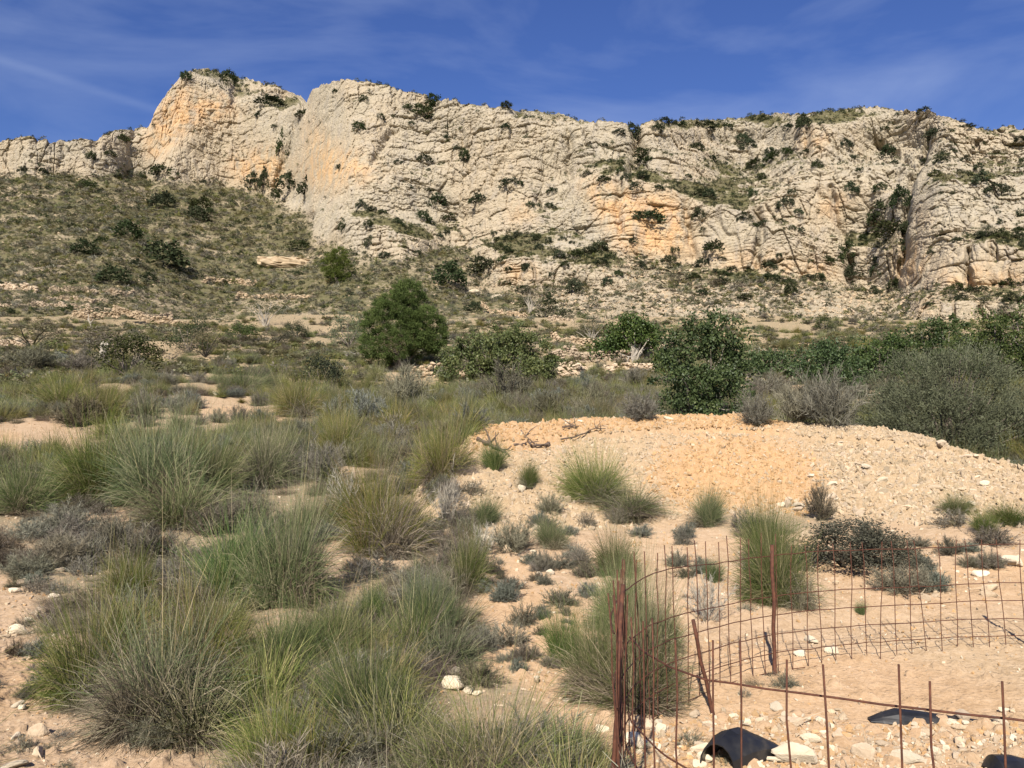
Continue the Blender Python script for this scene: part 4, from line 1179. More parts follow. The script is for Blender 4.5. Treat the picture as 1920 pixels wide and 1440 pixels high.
T_LIST = [
 ('near', 180, 1300, 200, 180, 'broad straw and green tussock at lower left, nearest the stony left edge'),
 ('dry', 300, 1355, 260, 230, 'large tussock at lower left with a dark dead skirt, above the bare stony strip'),
 ('near', 380, 1270, 200, 170, 'green tussock joining the two big lower-left ones on their right'),
 ('fresh', 430, 1130, 190, 165, 'bright green left half of the big twin tussock left of centre'),
 ('near', 540, 1130, 190, 190, 'yellow-topped right half of the big twin tussock left of centre'),
 ('fresh', 520, 1290, 170, 150, 'fresh green tussock between the big twin tussock and the bottom edge'),
 ('near', 610, 1265, 170, 130, 'low olive tussock right of the fresh green one at lower centre left'),
 ('fresh', 700, 1395, 190, 215, 'upright vivid green tussock at the bottom, left of the arching grey one'),
 ('near', 520, 1460, 190, 140, 'straw-edged tussock cut by the bottom edge, left of the vivid green one'),
 ('dry', 930, 1480, 330, 190, 'wide grey-straw tussock with arching blades at the bottom edge, left of the fence post'),
 ('near', 830, 1480, 160, 130, 'green tussock at the bottom edge between the vivid green and the arching grey ones'),
 ('fresh', 1060, 1465, 130, 110, 'wispy tussock at the bottom edge touching the rusty post'),
 ('fresh', 812, 1205, 110, 150, 'upright green tussock on the sandy ground near the picture centre'),
 ('dry', 770, 1235, 170, 110, 'brown collapsed grass at the foot of the upright green tussock'),
 ('fresh', 692, 1185, 70, 95, 'slim green tuft left of the upright green tussock'),
 ('near', 872, 1110, 85, 110, 'thin yellow-green tuft above the upright green tussock'),
 ('dry', 728, 1045, 200, 165, 'big round tussock in mid picture with a thick grey skirt'),
 ('near', 700, 1000, 150, 120, 'green crown grass behind the big grey-skirted tussock'),
 ('near', 828, 905, 135, 108, 'round green tussock at the left end of the gravel mound'),
 ('near', 495, 910, 140, 110, 'green tussock at the right end of the long left tussock bank'),
 ('near', 390, 930, 150, 130, 'third tussock of the long left bank, straw-topped'),
 ('near', 290, 950, 190, 160, 'middle tussock of the long left bank, browner than its neighbours'),
 ('near', 185, 940, 160, 130, 'leftmost big tussock of the long left bank, bluish green'),
 ('dry', 330, 985, 230, 110, 'grey dead grass mat in front of the long left tussock bank'),
 ('near', 40, 960, 120, 95, 'drooping green tussock at the left edge'),
 ('near', 1122, 938, 150, 92, 'yellow-green tussock at the foot of the gravel mound, grey skirt on its right'),
 ('dry', 1180, 962, 150, 55, 'low grey-green grass trailing right from the mound-foot tussock'),
 ('fresh', 990, 912, 45, 52, 'small green tuft at the foot of the mound, left of the mound-foot tussock'),
 ('fresh', 905, 985, 70, 58, 'small bright tuft by two cream stones in mid picture'),
 ('fresh', 925, 880, 60, 60, 'yellowish tuft right of the round tussock at the mound end'),
 ('fresh', 1035, 1025, 70, 60, 'sparse upright tuft with a grey base on the orange soil'),
 ('near', 1155, 1078, 90, 85, 'dark green round tussock behind the left fence corner'),
 ('fresh', 1062, 1245, 80, 110, 'upright green tuft left of the clump behind the rusty post'),
 ('near', 1125, 1300, 140, 160, 'large green tussock just left of the rusty corner post'),
 ('near', 1205, 1300, 150, 210, 'tall green tussock behind the rusty corner mesh'),
 ('dry', 1190, 1325, 210, 110, 'grey dry grass at the foot of the tussocks behind the corner post'),
 ('near', 1170, 1180, 120, 130, 'tussock between the dark round one and the rusty corner mesh'),
 ('fresh', 1325, 985, 72, 75, 'tufted green clump alone at the foot of the mound, beyond the fence'),
 ('near', 1455, 1130, 140, 150, 'large tussock behind the tall rusty post'),
 ('fresh', 1435, 1060, 110, 130, 'pale tall-stalked grass above the large tussock behind the tall post'),
 ('fresh', 1338, 1090, 42, 50, 'small green tuft left of the tall post, seen through the mesh'),
 ('fresh', 1613, 1150, 22, 30, 'tiny green sprout on the sand inside the mesh view, right of the tall post'),
 ('near', 1790, 962, 70, 38, 'little tussock on the lower right flank of the mound'),
 ('fresh', 1898, 985, 80, 45, 'bright green tuft at the right edge below the mound'),
 ('fresh', 1850, 1000, 50, 45, 'dark green sprig left of the tuft at the right edge'),
 ('near', 556, 780, 100, 72, 'olive tussock left of the sandy path, well behind the left bank'),
 ('near', 455, 742, 110, 50, 'wide yellow-green grass beside the white slab'),
 ('near', 190, 790, 90, 75, 'dark green tussock above the left bank, beside the pale track'),
 ('near', 120, 770, 110, 60, 'olive tussock at the head of the pale track on the left'),
 ('near', 880, 790, 70, 50, 'grass tuft on the slope just behind the left end of the mound'),
 ('near', 640, 860, 90, 90, 'dull green tussock left of the bluish shrub in mid picture'),
 ('near', 590, 1010, 110, 90, 'olive grass tuft between the twin tussock and the grey-skirted one'),
 ('near', 250, 1120, 130, 80, 'low green grass behind the big lower-left tussocks'),
 ('fresh', 1250, 1215, 70, 80, 'green tuft seen through the corner mesh, right of the tall tussock'),
]
for a in T_LIST: tussock(*a)
# stalks standing out of a few tussocks are parts of those plants already

def shrub(kind, px, py, w, h, label, k=None, group=None):
    loc, W, Hh = at_px(px, py, w * .9, h * .85)
    n = {'grey': 5, 'bluegrey': 2, 'brown': 2, 'pale': 2, 'low': 3}[kind]
    k = int(rng.integers(n)) if k is None else k
    return plant(SHRUB[kind, k], 'dwarf_shrub', label, 'shrub', loc, W, Hh, group)
S_LIST = [
 ('brown', 215, 1035, 95, 75, 'dark brown-green little shrub on the left, beside grey ones'),
 ('grey', 110, 1065, 130, 70, 'low grey shrub at far left, above the cream stone'),
 ('grey', 125, 995, 100, 60, 'grey shrub behind the low one at far left'),
 ('grey', 285, 1060, 130, 90, 'silver-grey shrub left of the bright half of the twin tussock'),
 ('grey', 330, 1110, 110, 70, 'dusty grey shrub at the left foot of the twin tussock'),
 ('grey', 605, 905, 100, 90, 'purplish-grey shrub right of the long left tussock bank'),
 ('pale', 640, 1000, 80, 135, 'bleached dead shrub with upright white twigs in mid picture'),
 ('pale', 838, 990, 75, 120, 'bleached dead shrub right of the grey-skirted tussock'),
 ('pale', 905, 1040, 70, 70, 'pale dead twigs fallen beside the grey-skirted tussock'),
 ('grey', 960, 1035, 95, 70, 'grey thyme-like shrub right of the fallen pale twigs'),
 ('bluegrey', 690, 800, 90, 78, 'bluish round shrub in mid picture, left of the pale fluffy one'),
 ('grey', 760, 770, 110, 95, 'pale fluffy grey shrub standing highest in mid picture'),
 ('bluegrey', 628, 800, 70, 62, 'smaller bluish shrub left of the bluish round one'),
 ('grey', 735, 845, 100, 60, 'lavender-grey shrub in front of the pale fluffy one'),
 ('grey', 268, 778, 62, 52, 'small grey shrub left of its twin, above the left tussock bank'),
 ('grey', 336, 776, 62, 48, 'small grey shrub right of its twin, above the left tussock bank'),
 ('low', 1101, 988, 42, 36, 'neat dark round cushion shrub on the orange soil'),
 ('bluegrey', 950, 1128, 62, 52, 'blue-grey cushion shrub on the sandy ground right of the thin tuft'),
 ('low', 1050, 1135, 80, 40, 'flat grey cushion right of the blue-grey one'),
 ('low', 980, 1170, 70, 50, 'twiggy grey cushion below the blue-grey one'),
 ('grey', 1022, 1070, 45, 46, 'upright little grey shrub below the sparse upright tuft'),
 ('low', 1078, 1045, 55, 34, 'rosy-grey cushion shrub left of the dark green round tussock'),
 ('low', 1282, 1020, 45, 38, 'little grey cushion beyond the left part of the mesh'),
 ('grey', 905, 1225, 75, 65, 'grey-brown shrub on the sandy ground above the white rock'),
 ('low', 960, 1210, 90, 55, 'spreading grey cushion in front of the twiggy one'),
 ('brown', 900, 1280, 110, 50, 'dull brown low shrub right of the white rock'),
 ('pale', 1328, 1165, 95, 100, 'bleached grey shrub seen through the mesh left of the tall post'),
 ('grey', 1690, 1112, 130, 60, 'grey shrub on the bank right of and below the dark spiny one'),
 ('bluegrey', 1745, 1108, 80, 50, 'blue-grey shrub right of the grey one on the bank'),
 ('grey', 1420, 800, 78, 75, 'pale grey twiggy shrub on the mound crest, nearest the tall carob'),
 ('grey', 1500, 795, 105, 85, 'grey shrub on the mound crest between the pale twiggy one and the big mauve one'),
 ('grey', 1555, 800, 130, 120, 'big mauve-grey shrub leaning against the broad bush'),
 ('grey', 1440, 742, 95, 50, 'dark grey dome shrub behind the mound crest shrubs'),
 ('grey', 1200, 788, 85, 62, 'hazy grey shrub at the left foot of the tall carob'),
 ('brown', 950, 760, 130, 90, 'brown-grey shrub in front of the wide low carob'),
 ('brown', 1030, 790, 80, 70, 'dark twiggy shrub behind the mound, left part'),
 ('grey', 1105, 770, 90, 55, 'grey shrub behind the mound, midway to the tall carob'),
 ('bluegrey', 1095, 735, 55, 42, 'blue-grey ball shrub on the lower terrace'),
 ('grey', 1190, 725, 60, 40, 'small grey ball shrub near the nearer curved terrace wall'),
 ('grey', 60, 690, 100, 52, 'mauve-grey shrub at the left, below the terraces'),
 ('bluegrey', 110, 690, 50, 34, 'bluish small dome right of the mauve shrub at the left'),
 ('grey', 160, 700, 90, 46, 'mauve-grey shrub mat left of the grey stump'),
 ('brown', 1540, 975, 60, 80, 'thorny dark sprigs on the mound foot'),
 ('low', 1860, 1020, 110, 40, 'grey low shrub at the right edge below the tuft'),
 ('low', 1790, 985, 90, 36, 'grey cushion under the little tussock on the mound flank'),
 ('grey', 560, 1060, 90, 60, 'grey shrub hiding behind the yellow half of the twin tussock'),
 ('grey', 400, 1000, 120, 70, 'grey shrub on the dead grass mat'),
 ('grey', 470, 985, 110, 80, 'grey shrub between the left bank and the twin tussock'),
 ('brown', 150, 800, 110, 70, 'brown thicket shrub at the head of the pale track'),
]
for a in S_LIST: shrub(*a)

def bush(kind, px, py, w, h, label, group=None, k=None, name='bush'):
    p = surf(px, py); s = p[1] / F
    n = {'dark': 4, 'far': 3, 'green': 2, 'olive': 2, 'brownish': 2, 'spiny': 1}[kind]
    k = int(rng.integers(n)) if k is None else k
    q = 1.3 if kind == 'far' else 1.0
    return plant(BUSH[kind, k], name, label, 'bush', (p[0], p[1], p[2] - .05), w * s * q, h * s * q, group)
B_LIST = [
 ('spiny', 1590, 1062, 200, 92, 'dark spiny sprawling shrub beyond the mesh, right of the tall post'),
 ('spiny', 1660, 1058, 130, 66, 'right-hand lower part of the dark spiny growth beyond the mesh'),
 ('dark', 240, 702, 120, 85, 'dark green bush just right of the grey stump'),
 ('brownish', 200, 665, 110, 62, 'dark brown thorn bush behind the grey stump'),
 ('dark', 355, 660, 78, 66, 'dark green left half of the paired bushes right of the stump'),
 ('brownish', 385, 668, 85, 62, 'brownish right half of the paired bushes right of the stump'),
 ('green', 452, 642, 66, 36, 'bright green round bush on the slope left of the round pine'),
 ('dark', 555, 640, 46, 42, 'mid green bush right of the small crooked tree'),
 ('brownish', 520, 645, 70, 30, 'grey-brown low bush between two green ones left of the pine'),
 ('dark', 604, 742, 95, 82, 'speckled dark bush above the olive tussock'),
 ('brownish', 548, 716, 60, 46, 'thin brown bush left of the speckled dark one'),
 ('brownish', 60, 650, 120, 55, 'broad dark grey bush at the left edge under the terrace walls'),
 ('dark', 212, 528, 42, 30, 'dark bush directly above the terraces at left'),
 ('olive', 655, 650, 70, 75, 'grey-green tall bush at the left foot of the round pine'),
 ('dark', 843, 540, 50, 42, 'olive-dark bush uphill of the round pine top'),
 ('dark', 905, 512, 46, 26, 'dark flat bush at the left end of the orange outcrop'),
 ('dark', 1078, 548, 28, 24, 'dark round bush below the orange outcrop, alone'),
 ('dark', 1548, 622, 40, 30, 'round blue-green bush on the stony slope above the right carobs'),
 ('dark', 1482, 554, 20, 26, 'small dark bush on the boulder slope left of the round blue-green one'),
 ('dark', 1888, 592, 48, 32, 'dark bush on the low cliff at the right edge, above the carobs'),
 ('dark', 1783, 558, 30, 24, 'dark bush on top of the low right cliff'),
 ('green', 1090, 600, 26, 22, 'yellow-green bush on the slope above the small carob'),
 ('dark', 1030, 600, 85, 32, 'flat grey-dark bush on the slope right of the pine'),
 ('dark', 302, 390, 34, 24, 'dark round bush alone on the upper left slope'),
 ('dark', 375, 394, 32, 20, 'upper of two touching dark bushes on the upper left slope'),
 ('dark', 369, 412, 34, 24, 'lower of two touching dark bushes on the upper left slope'),
 ('dark', 167, 354, 26, 16, 'small dark bush high on the far left slope under the cliff band'),
 ('dark', 242, 450, 40, 30, 'dark bush on the left slope above a pale bare patch'),
 ('dark', 157, 478, 36, 22, 'dark bush left of the pale bare patch'),
 ('dark', 310, 500, 60, 46, 'large dull bush on the middle of the left slope'),
 ('dark', 478, 352, 26, 28, 'dark tree-like bush at the foot of the main left cliff'),
 ('dark', 497, 356, 20, 40, 'upright dark bush beside the one at the foot of the main left cliff'),
 ('dark', 303, 328, 38, 20, 'bush at the left foot of the big orange buttress'),
 ('dark', 545, 362, 40, 32, 'dark bush where the two big buttresses meet at the foot'),
 ('dark', 574, 370, 28, 30, 'bush right of the one where the two big buttresses meet'),
 ('dark', 532, 300, 24, 44, 'dark bush growing in the cleft between the two big buttresses'),
 ('dark', 949, 203, 18, 13, 'little tree-like bush on the skyline, middle of the ridge'),
 ('dark', 1247, 231, 18, 10, 'lone dark bush on the skyline in the saddle'),
 ('dark', 505, 198, 42, 14, 'dark bushes mat on the shoulder right of the summit'),
 ('dark', 430, 158, 26, 22, 'dark bush near the summit of the left crag'),
 ('dark', 812, 205, 26, 22, 'dark bush in the notch under the ridge'), ('dark', 795, 222, 36, 20, 'darker bush just below the notch bush'),
 ('dark', 1188, 268, 30, 30, 'dark bush at the head of the central cleft'),
 ('dark', 1205, 300, 30, 20, 'dark bush beside the pinnacle in the central cleft'),
 ('dark', 1655, 425, 42, 36, 'largest dark bush in the big right-hand gully'), ('dark', 1690, 395, 30, 40, 'upright dark bush in the upper right-hand gully'),
 ('dark', 1675, 450, 50, 30, 'dark bush low in the right-hand gully, below the largest'),
 ('dark', 1585, 500, 30, 38, 'dark upright bush on the low cliff left of the right-hand gully'), ('dark', 1600, 525, 34, 26, 'dark bush at the foot of the cliff left of the right-hand gully'),
 ('dark', 1647, 522, 22, 30, 'narrow dark bush beside the black slot at the gully foot'),
 ('dark', 1218, 418, 50, 22, 'dark bush on top of the orange wall in the middle'),
 ('dark', 1338, 474, 34, 22, 'dark bush on the right shoulder of the orange wall'),
 ('dark', 1310, 412, 22, 20, 'dark bush above the right part of the orange wall'),
 ('dark', 1125, 470, 26, 18, 'dark green bush at the left foot of the orange wall'), ('dark', 1104, 473, 24, 12, 'flat green bush left of the one at the foot of the orange wall'),
 ('dark', 820, 388, 28, 24, 'tree-like bush on the rocks below the middle of the ridge'), ('dark', 899, 380, 28, 18, 'round bush right of the tree-like one on the rocks'),
 ('dark', 953, 348, 30, 16, 'dark bush on a ledge in the middle of the rock face'), ('dark', 870, 302, 18, 22, 'dark bush in a crack in the upper middle of the rock face'),
 ('dark', 1664, 292, 24, 22, 'dark green bush below the right-hand summit'), ('dark', 1402, 280, 24, 18, 'dark bush on the layered rocks under the right ridge'),
 ('dark', 1323, 240, 32, 14, 'dark bush under the skyline, right of the saddle'), ('dark', 1510, 243, 26, 22, 'dark bush left of the pale block under the right ridge'),
 ('dark', 1750, 262, 30, 20, 'dark bush at the top of the right-hand gully'), ('dark', 1815, 240, 24, 10, 'bush on the skyline at the right'),
 ('dark', 1475, 388, 26, 20, 'round bush mid-height on the right-hand face'), ('dark', 1650, 362, 22, 16, 'bush left of the upper gully'), ('dark', 1597, 368, 22, 24, 'bush on the grey wall in the right-hand face'),
 ('dark', 1838, 350, 24, 22, 'bush on the rock right of the gully'), ('dark', 1868, 360, 36, 18, 'bush further right of the gully, near the edge'), ('dark', 1850, 440, 36, 24, 'grey-green bush on the grassy ledge at the right'),
 ('dark', 640, 432, 16, 14, 'small green bush on the low outcrop left of centre'), ('dark', 688, 465, 16, 18, 'small upright bush on the low outcrop left of centre'),
 ('dark', 560, 470, 30, 18, 'bush on the slope above the small upper pine'), ('dark', 1730, 215, 20, 9, 'bush crowning the right-hand summit rock'),
]
for q in B_LIST:
    kind = q[0]
    if kind == 'dark' and surf(q[1], q[2])[1] > 140: kind = 'far'
    bush(kind, *q[1:])
# ------------------------------------------------------------------ words for where a plant or stone stands
LAND = [(193, 655, 'the hollow stump'), (240, 680, 'the dark bush by the stump'), (355, 640, 'the paired dark bushes'), (452, 628, 'the bright green round bush'), (500, 590, 'the small crooked tree'), (765, 600, 'the round pine'),
 (748, 685, 'the pine trunk'), (930, 660, 'the wide low carob'), (1030, 690, 'the right end of the low carob'), (1315, 690, 'the tall carob'), (1230, 760, 'the left foot of the tall carob'), (1188, 640, 'the small carob'), (1440, 650, 'the low flat carob'),
 (1120, 697, 'the nearer curved terrace wall'), (1130, 674, 'the upper curved terrace wall'), (604, 700, 'the speckled dark bush'), (556, 750, 'the olive tussock by the path'), (390, 745, 'the white slab'), (480, 775, 'the sandy path'), (60, 810, 'the pale track'),
 (760, 720, 'the pale fluffy shrub'), (690, 765, 'the bluish round shrub'), (1100, 720, 'the blue-grey ball shrub'), (950, 725, 'the brown-grey shrub'), (60, 675, 'the mauve shrub at left'), (30, 700, 'the pale rock at left'), (180, 750, 'the dark tussock by the track'),
 (655, 620, 'the tall bush by the pine'), (1500, 760, 'the grey crest shrubs'), (1440, 725, 'the dark dome shrub'), (1760, 760, 'the broad grey-green bush'), (1555, 655, 'the leftmost right-row carob'), (1470, 688, 'the pale right terrace wall'),
 (385, 135, 'the left summit'), (430, 155, 'the summit bush'), (385, 190, 'the orange summit wall'), (560, 190, 'the notch between the buttresses'), (532, 290, 'the cleft bush'), (640, 156, 'the second summit'), (640, 300, 'the second buttress face'), (690, 400, 'the grassy ledge left of centre'),
 (740, 470, 'the low outcrop left of centre'), (812, 200, 'the ridge notch'), (949, 200, 'the skyline tree-bush'), (820, 380, 'the tree-like rock bush'), (953, 345, 'the mid-face ledge bush'), (870, 300, 'the crack bush'), (1188, 260, 'the central cleft'), (1247, 230, 'the saddle bush'),
 (1180, 325, 'the central pinnacle'), (1230, 440, 'the orange wall'), (1218, 415, 'the bush on the orange wall'), (1338, 470, 'the right shoulder of the orange wall'), (1110, 470, 'the green bush under the orange wall'), (1000, 510, 'the low orange outcrop'), (1410, 300, 'the layered rocks'),
 (1530, 260, 'the pale block under the ridge'), (1620, 205, 'the right summit'), (1650, 290, 'the bush below the right summit'), (1745, 255, 'the gully head'), (1655, 420, 'the largest gully bush'), (1690, 500, 'the black slot'), (1750, 490, 'the right end cliff'), (1850, 435, 'the grassy right ledge'),
 (1850, 355, 'the rock right of the gully'), (1475, 385, 'the round mid-height bush'), (1597, 365, 'the grey wall bush'), (1590, 500, 'the upright cliff-foot bush'), (1548, 615, 'the round blue-green bush'), (1750, 585, 'the low right cliff'), (1482, 545, 'the boulder slope bush'),
 (302, 385, 'the lone upper-slope bush'), (372, 402, 'the two touching slope bushes'), (538, 487, 'the long pale outcrop'), (628, 500, 'the small upper pine'), (242, 445, 'the bush above the bare patch'), (157, 472, 'the bush left of the bare patch'), (310, 490, 'the large dull slope bush'),
 (212, 515, 'the bush above the terraces'), (167, 350, 'the bush under the cliff band'), (60, 290, 'the far left crags'), (200, 270, 'the small left crags'), (300, 320, 'the foot of the orange buttress'), (490, 345, 'the main left cliff foot'), (120, 545, 'the uppermost left terrace'), (330, 608, 'the lowest left terrace'),
 (600, 557, 'the sandy terrace'), (890, 545, 'the flat pale boulder'), (992, 570, 'the leafless little tree'), (1108, 625, 'the bare grey tree'), (1078, 540, 'the lone bush under the outcrop'), (1300, 560, 'the stony slope above the tall carob'),
 (28, 1178, 'the largest cream stone'), (70, 1370, 'the mauve-grey stone'), (30, 1440, 'the corner slab'), (12, 1026, 'the far left cream stone'), (36, 1320, 'the small strip stone'), (850, 1280, 'the lumpy white rock'), (950, 1110, 'the blue-grey cushion'), (985, 1150, 'the twiggy cushion'), (1101, 975, 'the neat dark cushion'),
 (977, 915, 'the squarish cream stone'), (1065, 1220, 'the upright tuft by the corner'), (1150, 1420, 'the rusty corner post'), (1375, 1410, 'the curled black pipe'), (1740, 1338, 'the black sliver'), (1890, 1425, 'the corner black piece'), (1495, 1420, 'the large cream rock'), (1330, 1322, 'the leaning stake'),
 (1440, 1258, 'the tall post foot'), (1190, 1390, 'the white stone in the corner'), (1620, 1410, 'the angular tan stone'), (1700, 1425, 'the cream edge stone'), (1805, 890, 'the shadowed tan stone'), (1625, 875, 'the pale rubble block'), (1655, 805, 'the white crest rock'), (1600, 1040, 'the dark spiny shrub'),
 (1690, 1100, 'the grey bank shrub'), (1755, 1080, 'the cream bank stone'), (1840, 1075, 'the pale bank rock'), (1900, 1050, 'the whitish edge rock'), (1790, 950, 'the little flank tussock'), (1898, 970, 'the edge tuft'), (1455, 1100, 'the tussock behind the tall post'), (1480, 900, 'the orange gravel patch'), (900, 1230, 'the grey-brown shrub')]
_LXY = np.array([(a, b) for a, b, _ in LAND], float)
_used = {}
def place_label(what, px, py, shared, group):
    """a label of its own from the nearest landmarks, else the shared one with its group"""
    d = np.hypot(_LXY[:, 0] - px, (_LXY[:, 1] - py) * 1.2)
    for i in np.argsort(d)[:5]:
        if d[i] > 150: break
        dx, dy = px - _LXY[i, 0], py - _LXY[i, 1]
        ax, ay = abs(dx), abs(dy) * 1.2
        hz = 'left of' if dx < 0 else 'right of'
        vt = 'above' if dy < 0 else 'below'
        rel = hz if ax > 2.4 * ay else vt if ay > 2.4 * ax else vt + ' and ' + hz
        q = 'just ' if d[i] < 32 else 'a little ' if d[i] < 75 else 'well '
        lab = what + ' ' + q + rel + ' ' + LAND[i][2]
        if lab not in _used and len(lab.split()) <= 16:
            _used[lab] = 1
            return lab, group
    return shared, group

# ------------------------------------------------------------------ plants too many to name singly
def region_ground(px):
    return 'left of the round pine' if px < 690 else 'between the pine and the tall carob' if px < 1230 else 'right of the tall carob'
def build_cushions():
    r = np.random.default_rng(78)
    for (x0, x1), (y0, y1), cnt, where in [((885, 1125), (995, 1260), 34, 'on the sandy ground in the middle'), ((1250, 1900), (1010, 1110), 18, 'on the bank beyond the mesh'), ((5, 110), (1080, 1330), 9, 'on the bare strip at lower left'), ((1000, 1300), (950, 1010), 9, 'below the mound')]:
        for _ in range(cnt):
            px, py = r.uniform(x0, x1), r.uniform(y0, y1)
            w = r.uniform(22, 58); kd = ('grey', 'brown', 'grey', 'bluegrey')[int(r.integers(4))]
            la, gr = place_label(('tiny' if w < 34 else 'small' if w < 46 else 'wider') + dict(grey=' grey', brown=' brown', bluegrey=' blue-grey')[kd] + ' cushion shrub', px, py, 'small cushion shrub among many ' + where, 'cushion shrubs ' + where)
            loc, W, Hh = at_px(px, py, w, w * r.uniform(.4, .75))
            plant(SHRUB[kd, int(r.integers(2))], 'dwarf_shrub', la, 'shrub', loc, W, Hh, gr)
build_cushions()

def build_fill():
    r = np.random.default_rng(77)
    def sample(n, y0, y1, x0=-150, x1=2070):
        px = r.uniform(x0, x1, n)
        Y = np.exp(r.uniform(math.log(y0), math.log(y1), n))
        X = Y * ray(px, 850)[0]
        Z = zg(X, Y)
        qx, qy = proj(X, Y, Z)
        b, m = mound(X, Y)
        return X, Y, Z, qx, qy, (m > b - .05) & (qx > 880), bare(X, Y, Z) > 0
    # single tussocks and shrubs of the middle distance
    X, Y, Z, qx, qy, om, br = sample(900, 21, 58, -40, 1960)
    dens = fbm(X / 5, Y / 5, 0, 2, 91)
    ok = ~om & ~br & (qy < 830)
    n_t = n_s = 0
    for x, y, z, px, py, dd in zip(X[ok], Y[ok], Z[ok], qx[ok], qy[ok], dens[ok]):
        reg = region_ground(px)
        if dd > -.08 and n_t < 190:
            w = r.uniform(.6, 1.3)
            la, gr = place_label(('small' if w < .8 else 'middling' if w < 1.05 else 'broad') + ' olive tussock', px, py, 'olive tussock among many ' + reg, 'scattered tussocks ' + reg)
            plant(TUSS['mid', int(r.integers(4))], 'grass_tussock', la, 'grass tussock', (x, y, z - .03), w, w * r.uniform(.5, .8), gr); n_t += 1
        elif n_s < 150:
            w = r.uniform(.5, 1.2)
            kd = ('grey', 'grey', 'bluegrey', 'brown', 'low')[int(r.integers(5))]
            cw = dict(grey='grey twiggy', bluegrey='blue-grey', brown='brown twiggy', low='flat grey')[kd]
            la, gr = place_label(('small ' if w < .8 else 'bushy ') + cw + ' shrub', px, py, 'twiggy shrub among many ' + reg, 'scattered dwarf shrubs ' + reg)
            plant(SHRUB[kd, int(r.integers(2))], 'dwarf_shrub', la, 'shrub', (x, y, z - .03), w, w * r.uniform(.45, .8), gr); n_s += 1
    # the rest of the cover, farther off
    cover = [TUSS['mid', 0][0][1], TUSS['mid', 1][0][1], TUSS['mid', 2][0][1], SHRUB['grey', 0][0][1], SHRUB['bluegrey', 0][0][1], SHRUB['brown', 0][0][1], BUSH['scrub', 0][0][1], BUSH['scrub', 1][0][1], BUSH['scrub', 2][0][1], TUSS['litter', 0][0][1], TUSS['litter', 1][0][1]]
    X, Y, Z, qx, qy, om, br = sample(36000, 18, 125, -750, 2500)
    ok = ~om & (~br | (r.random(len(X)) < .06)) & (fbm(X / 6, Y / 6, 0, 3, 95) > np.where(Y < 45, -.22, -.5))
    for Q in WALLS:      # nothing tall right before the terrace walls
        o_ = np.argsort(Q[:, 0]); wy = np.interp(X, Q[o_, 0], Q[o_, 1])
        ok &= ~((X > Q[:, 0].min()) & (X < Q[:, 0].max()) & (Y < wy + .3) & (Y > wy - 2.0))
    X, Y, Z = X[ok], Y[ok], Z[ok]; n = len(X)
    near = Y < 45
    idx = np.where(near, r.choice([0, 1, 2, 0, 1, 3, 4, 5, 9, 10], n), r.choice([0, 1, 2, 0, 6, 7, 8, 3, 5, 6, 7], n))
    w = r.uniform(.35, .95, n) * np.where(Y > 60, 1.35, 1.0); h = w * r.uniform(.4, .75, n) * np.where(Y > 60, .85, 1.0)
    o = scatter('scrub_cover', np.stack([X, Y, Z - .03], 1), np.stack([0 * X, 0 * X, r.uniform(0, 6.28, n)], 1), np.stack([w, w, h], 1), idx, cover)
    # dry undergrowth between the near plants
    X, Y, Z, qx, qy, om, br = sample(3900, 3.6, 21, -900, 1500)
    ok = ~om & np.where(br, r.random(len(X)) < .07, True) & (fbm(X / 1.3, Y / 1.3, 0, 3, 97) > -.3)
    X, Y, Z, br = X[ok], Y[ok], Z[ok], br[ok]; n = len(X)
    und = [TUSS['litter', 0][0][1], TUSS['litter', 1][0][1], SHRUB['low', 0][0][1], SHRUB['low', 1][0][1], SHRUB['grey', 1][0][1], SHRUB['brown', 1][0][1], TUSS['mid', 3][0][1]]
    idx = np.where(br, r.choice([0, 2, 3], n), np.where(Y < 9, r.choice([0, 0, 1, 1, 0, 1, 6, 4, 6], n), r.choice([0, 0, 1, 1, 2, 3, 4, 5, 2], n)))
    w = np.where(br, r.uniform(.10, .25, n), r.uniform(.28, .70, n)); h = w * r.uniform(.3, .6, n)
    scatter('dry_undergrowth', np.stack([X, Y, Z - .02], 1), np.stack([0 * X, 0 * X, r.uniform(0, 6.28, n)], 1), np.stack([w, w, h], 1), idx, und)
    # scrub and rubble on the mountain
    flat = lambda k: MT[k].ravel()
    ppx, ppy, veg, rk, nz, gl = flat('ppx'), flat('ppy'), flat('veg'), flat('rk'), flat('nz'), flat('gul')
    row = np.repeat(np.arange(MT['X'].shape[0]), MT['X'].shape[1])
    leftw = 1 - smooth(760, 1100, ppx)
    P = np.stack([flat('X'), flat('Y'), flat('Z')], 1)
    pn = fbm(P[:, 0] / 7, P[:, 1] / 7, P[:, 2] / 5, 3, 101)
    prob = (1 - rk) * np.clip(.40 + .45 * leftw + .5 * pn, .04, 1) * .13 * (1 + .6 * smooth(850, 1000, ppx)) + rk * np.clip(veg - .25, 0, 1) * .15 + rk * smooth(.5, .75, nz) * .012 + rk * MT['joint'].ravel() ** 2 * np.clip(.4 + pn, 0, 1) * .09 + rk * np.clip(pn + .1, 0, 1) * .006 + rk * smooth(3, 7, gl) * .03
    prob = prob * (1 - .85 * (MT['smooth'].ravel())) * (row > 4)
    k = np.flatnonzero(r.random(len(prob)) < prob)
    n = len(k)
    onrock = rk[k] > .6
    idx = np.where(onrock, r.choice([0, 1, 3, 3, 3], n), r.choice([0, 0, 1, 1, 2, 2, 3], n))
    w = P[k, 1] / F * (3.5 + 9 * r.random(n) ** 1.6) * np.where(onrock, .8, 1.0); h = w * r.uniform(.45, .85, n)
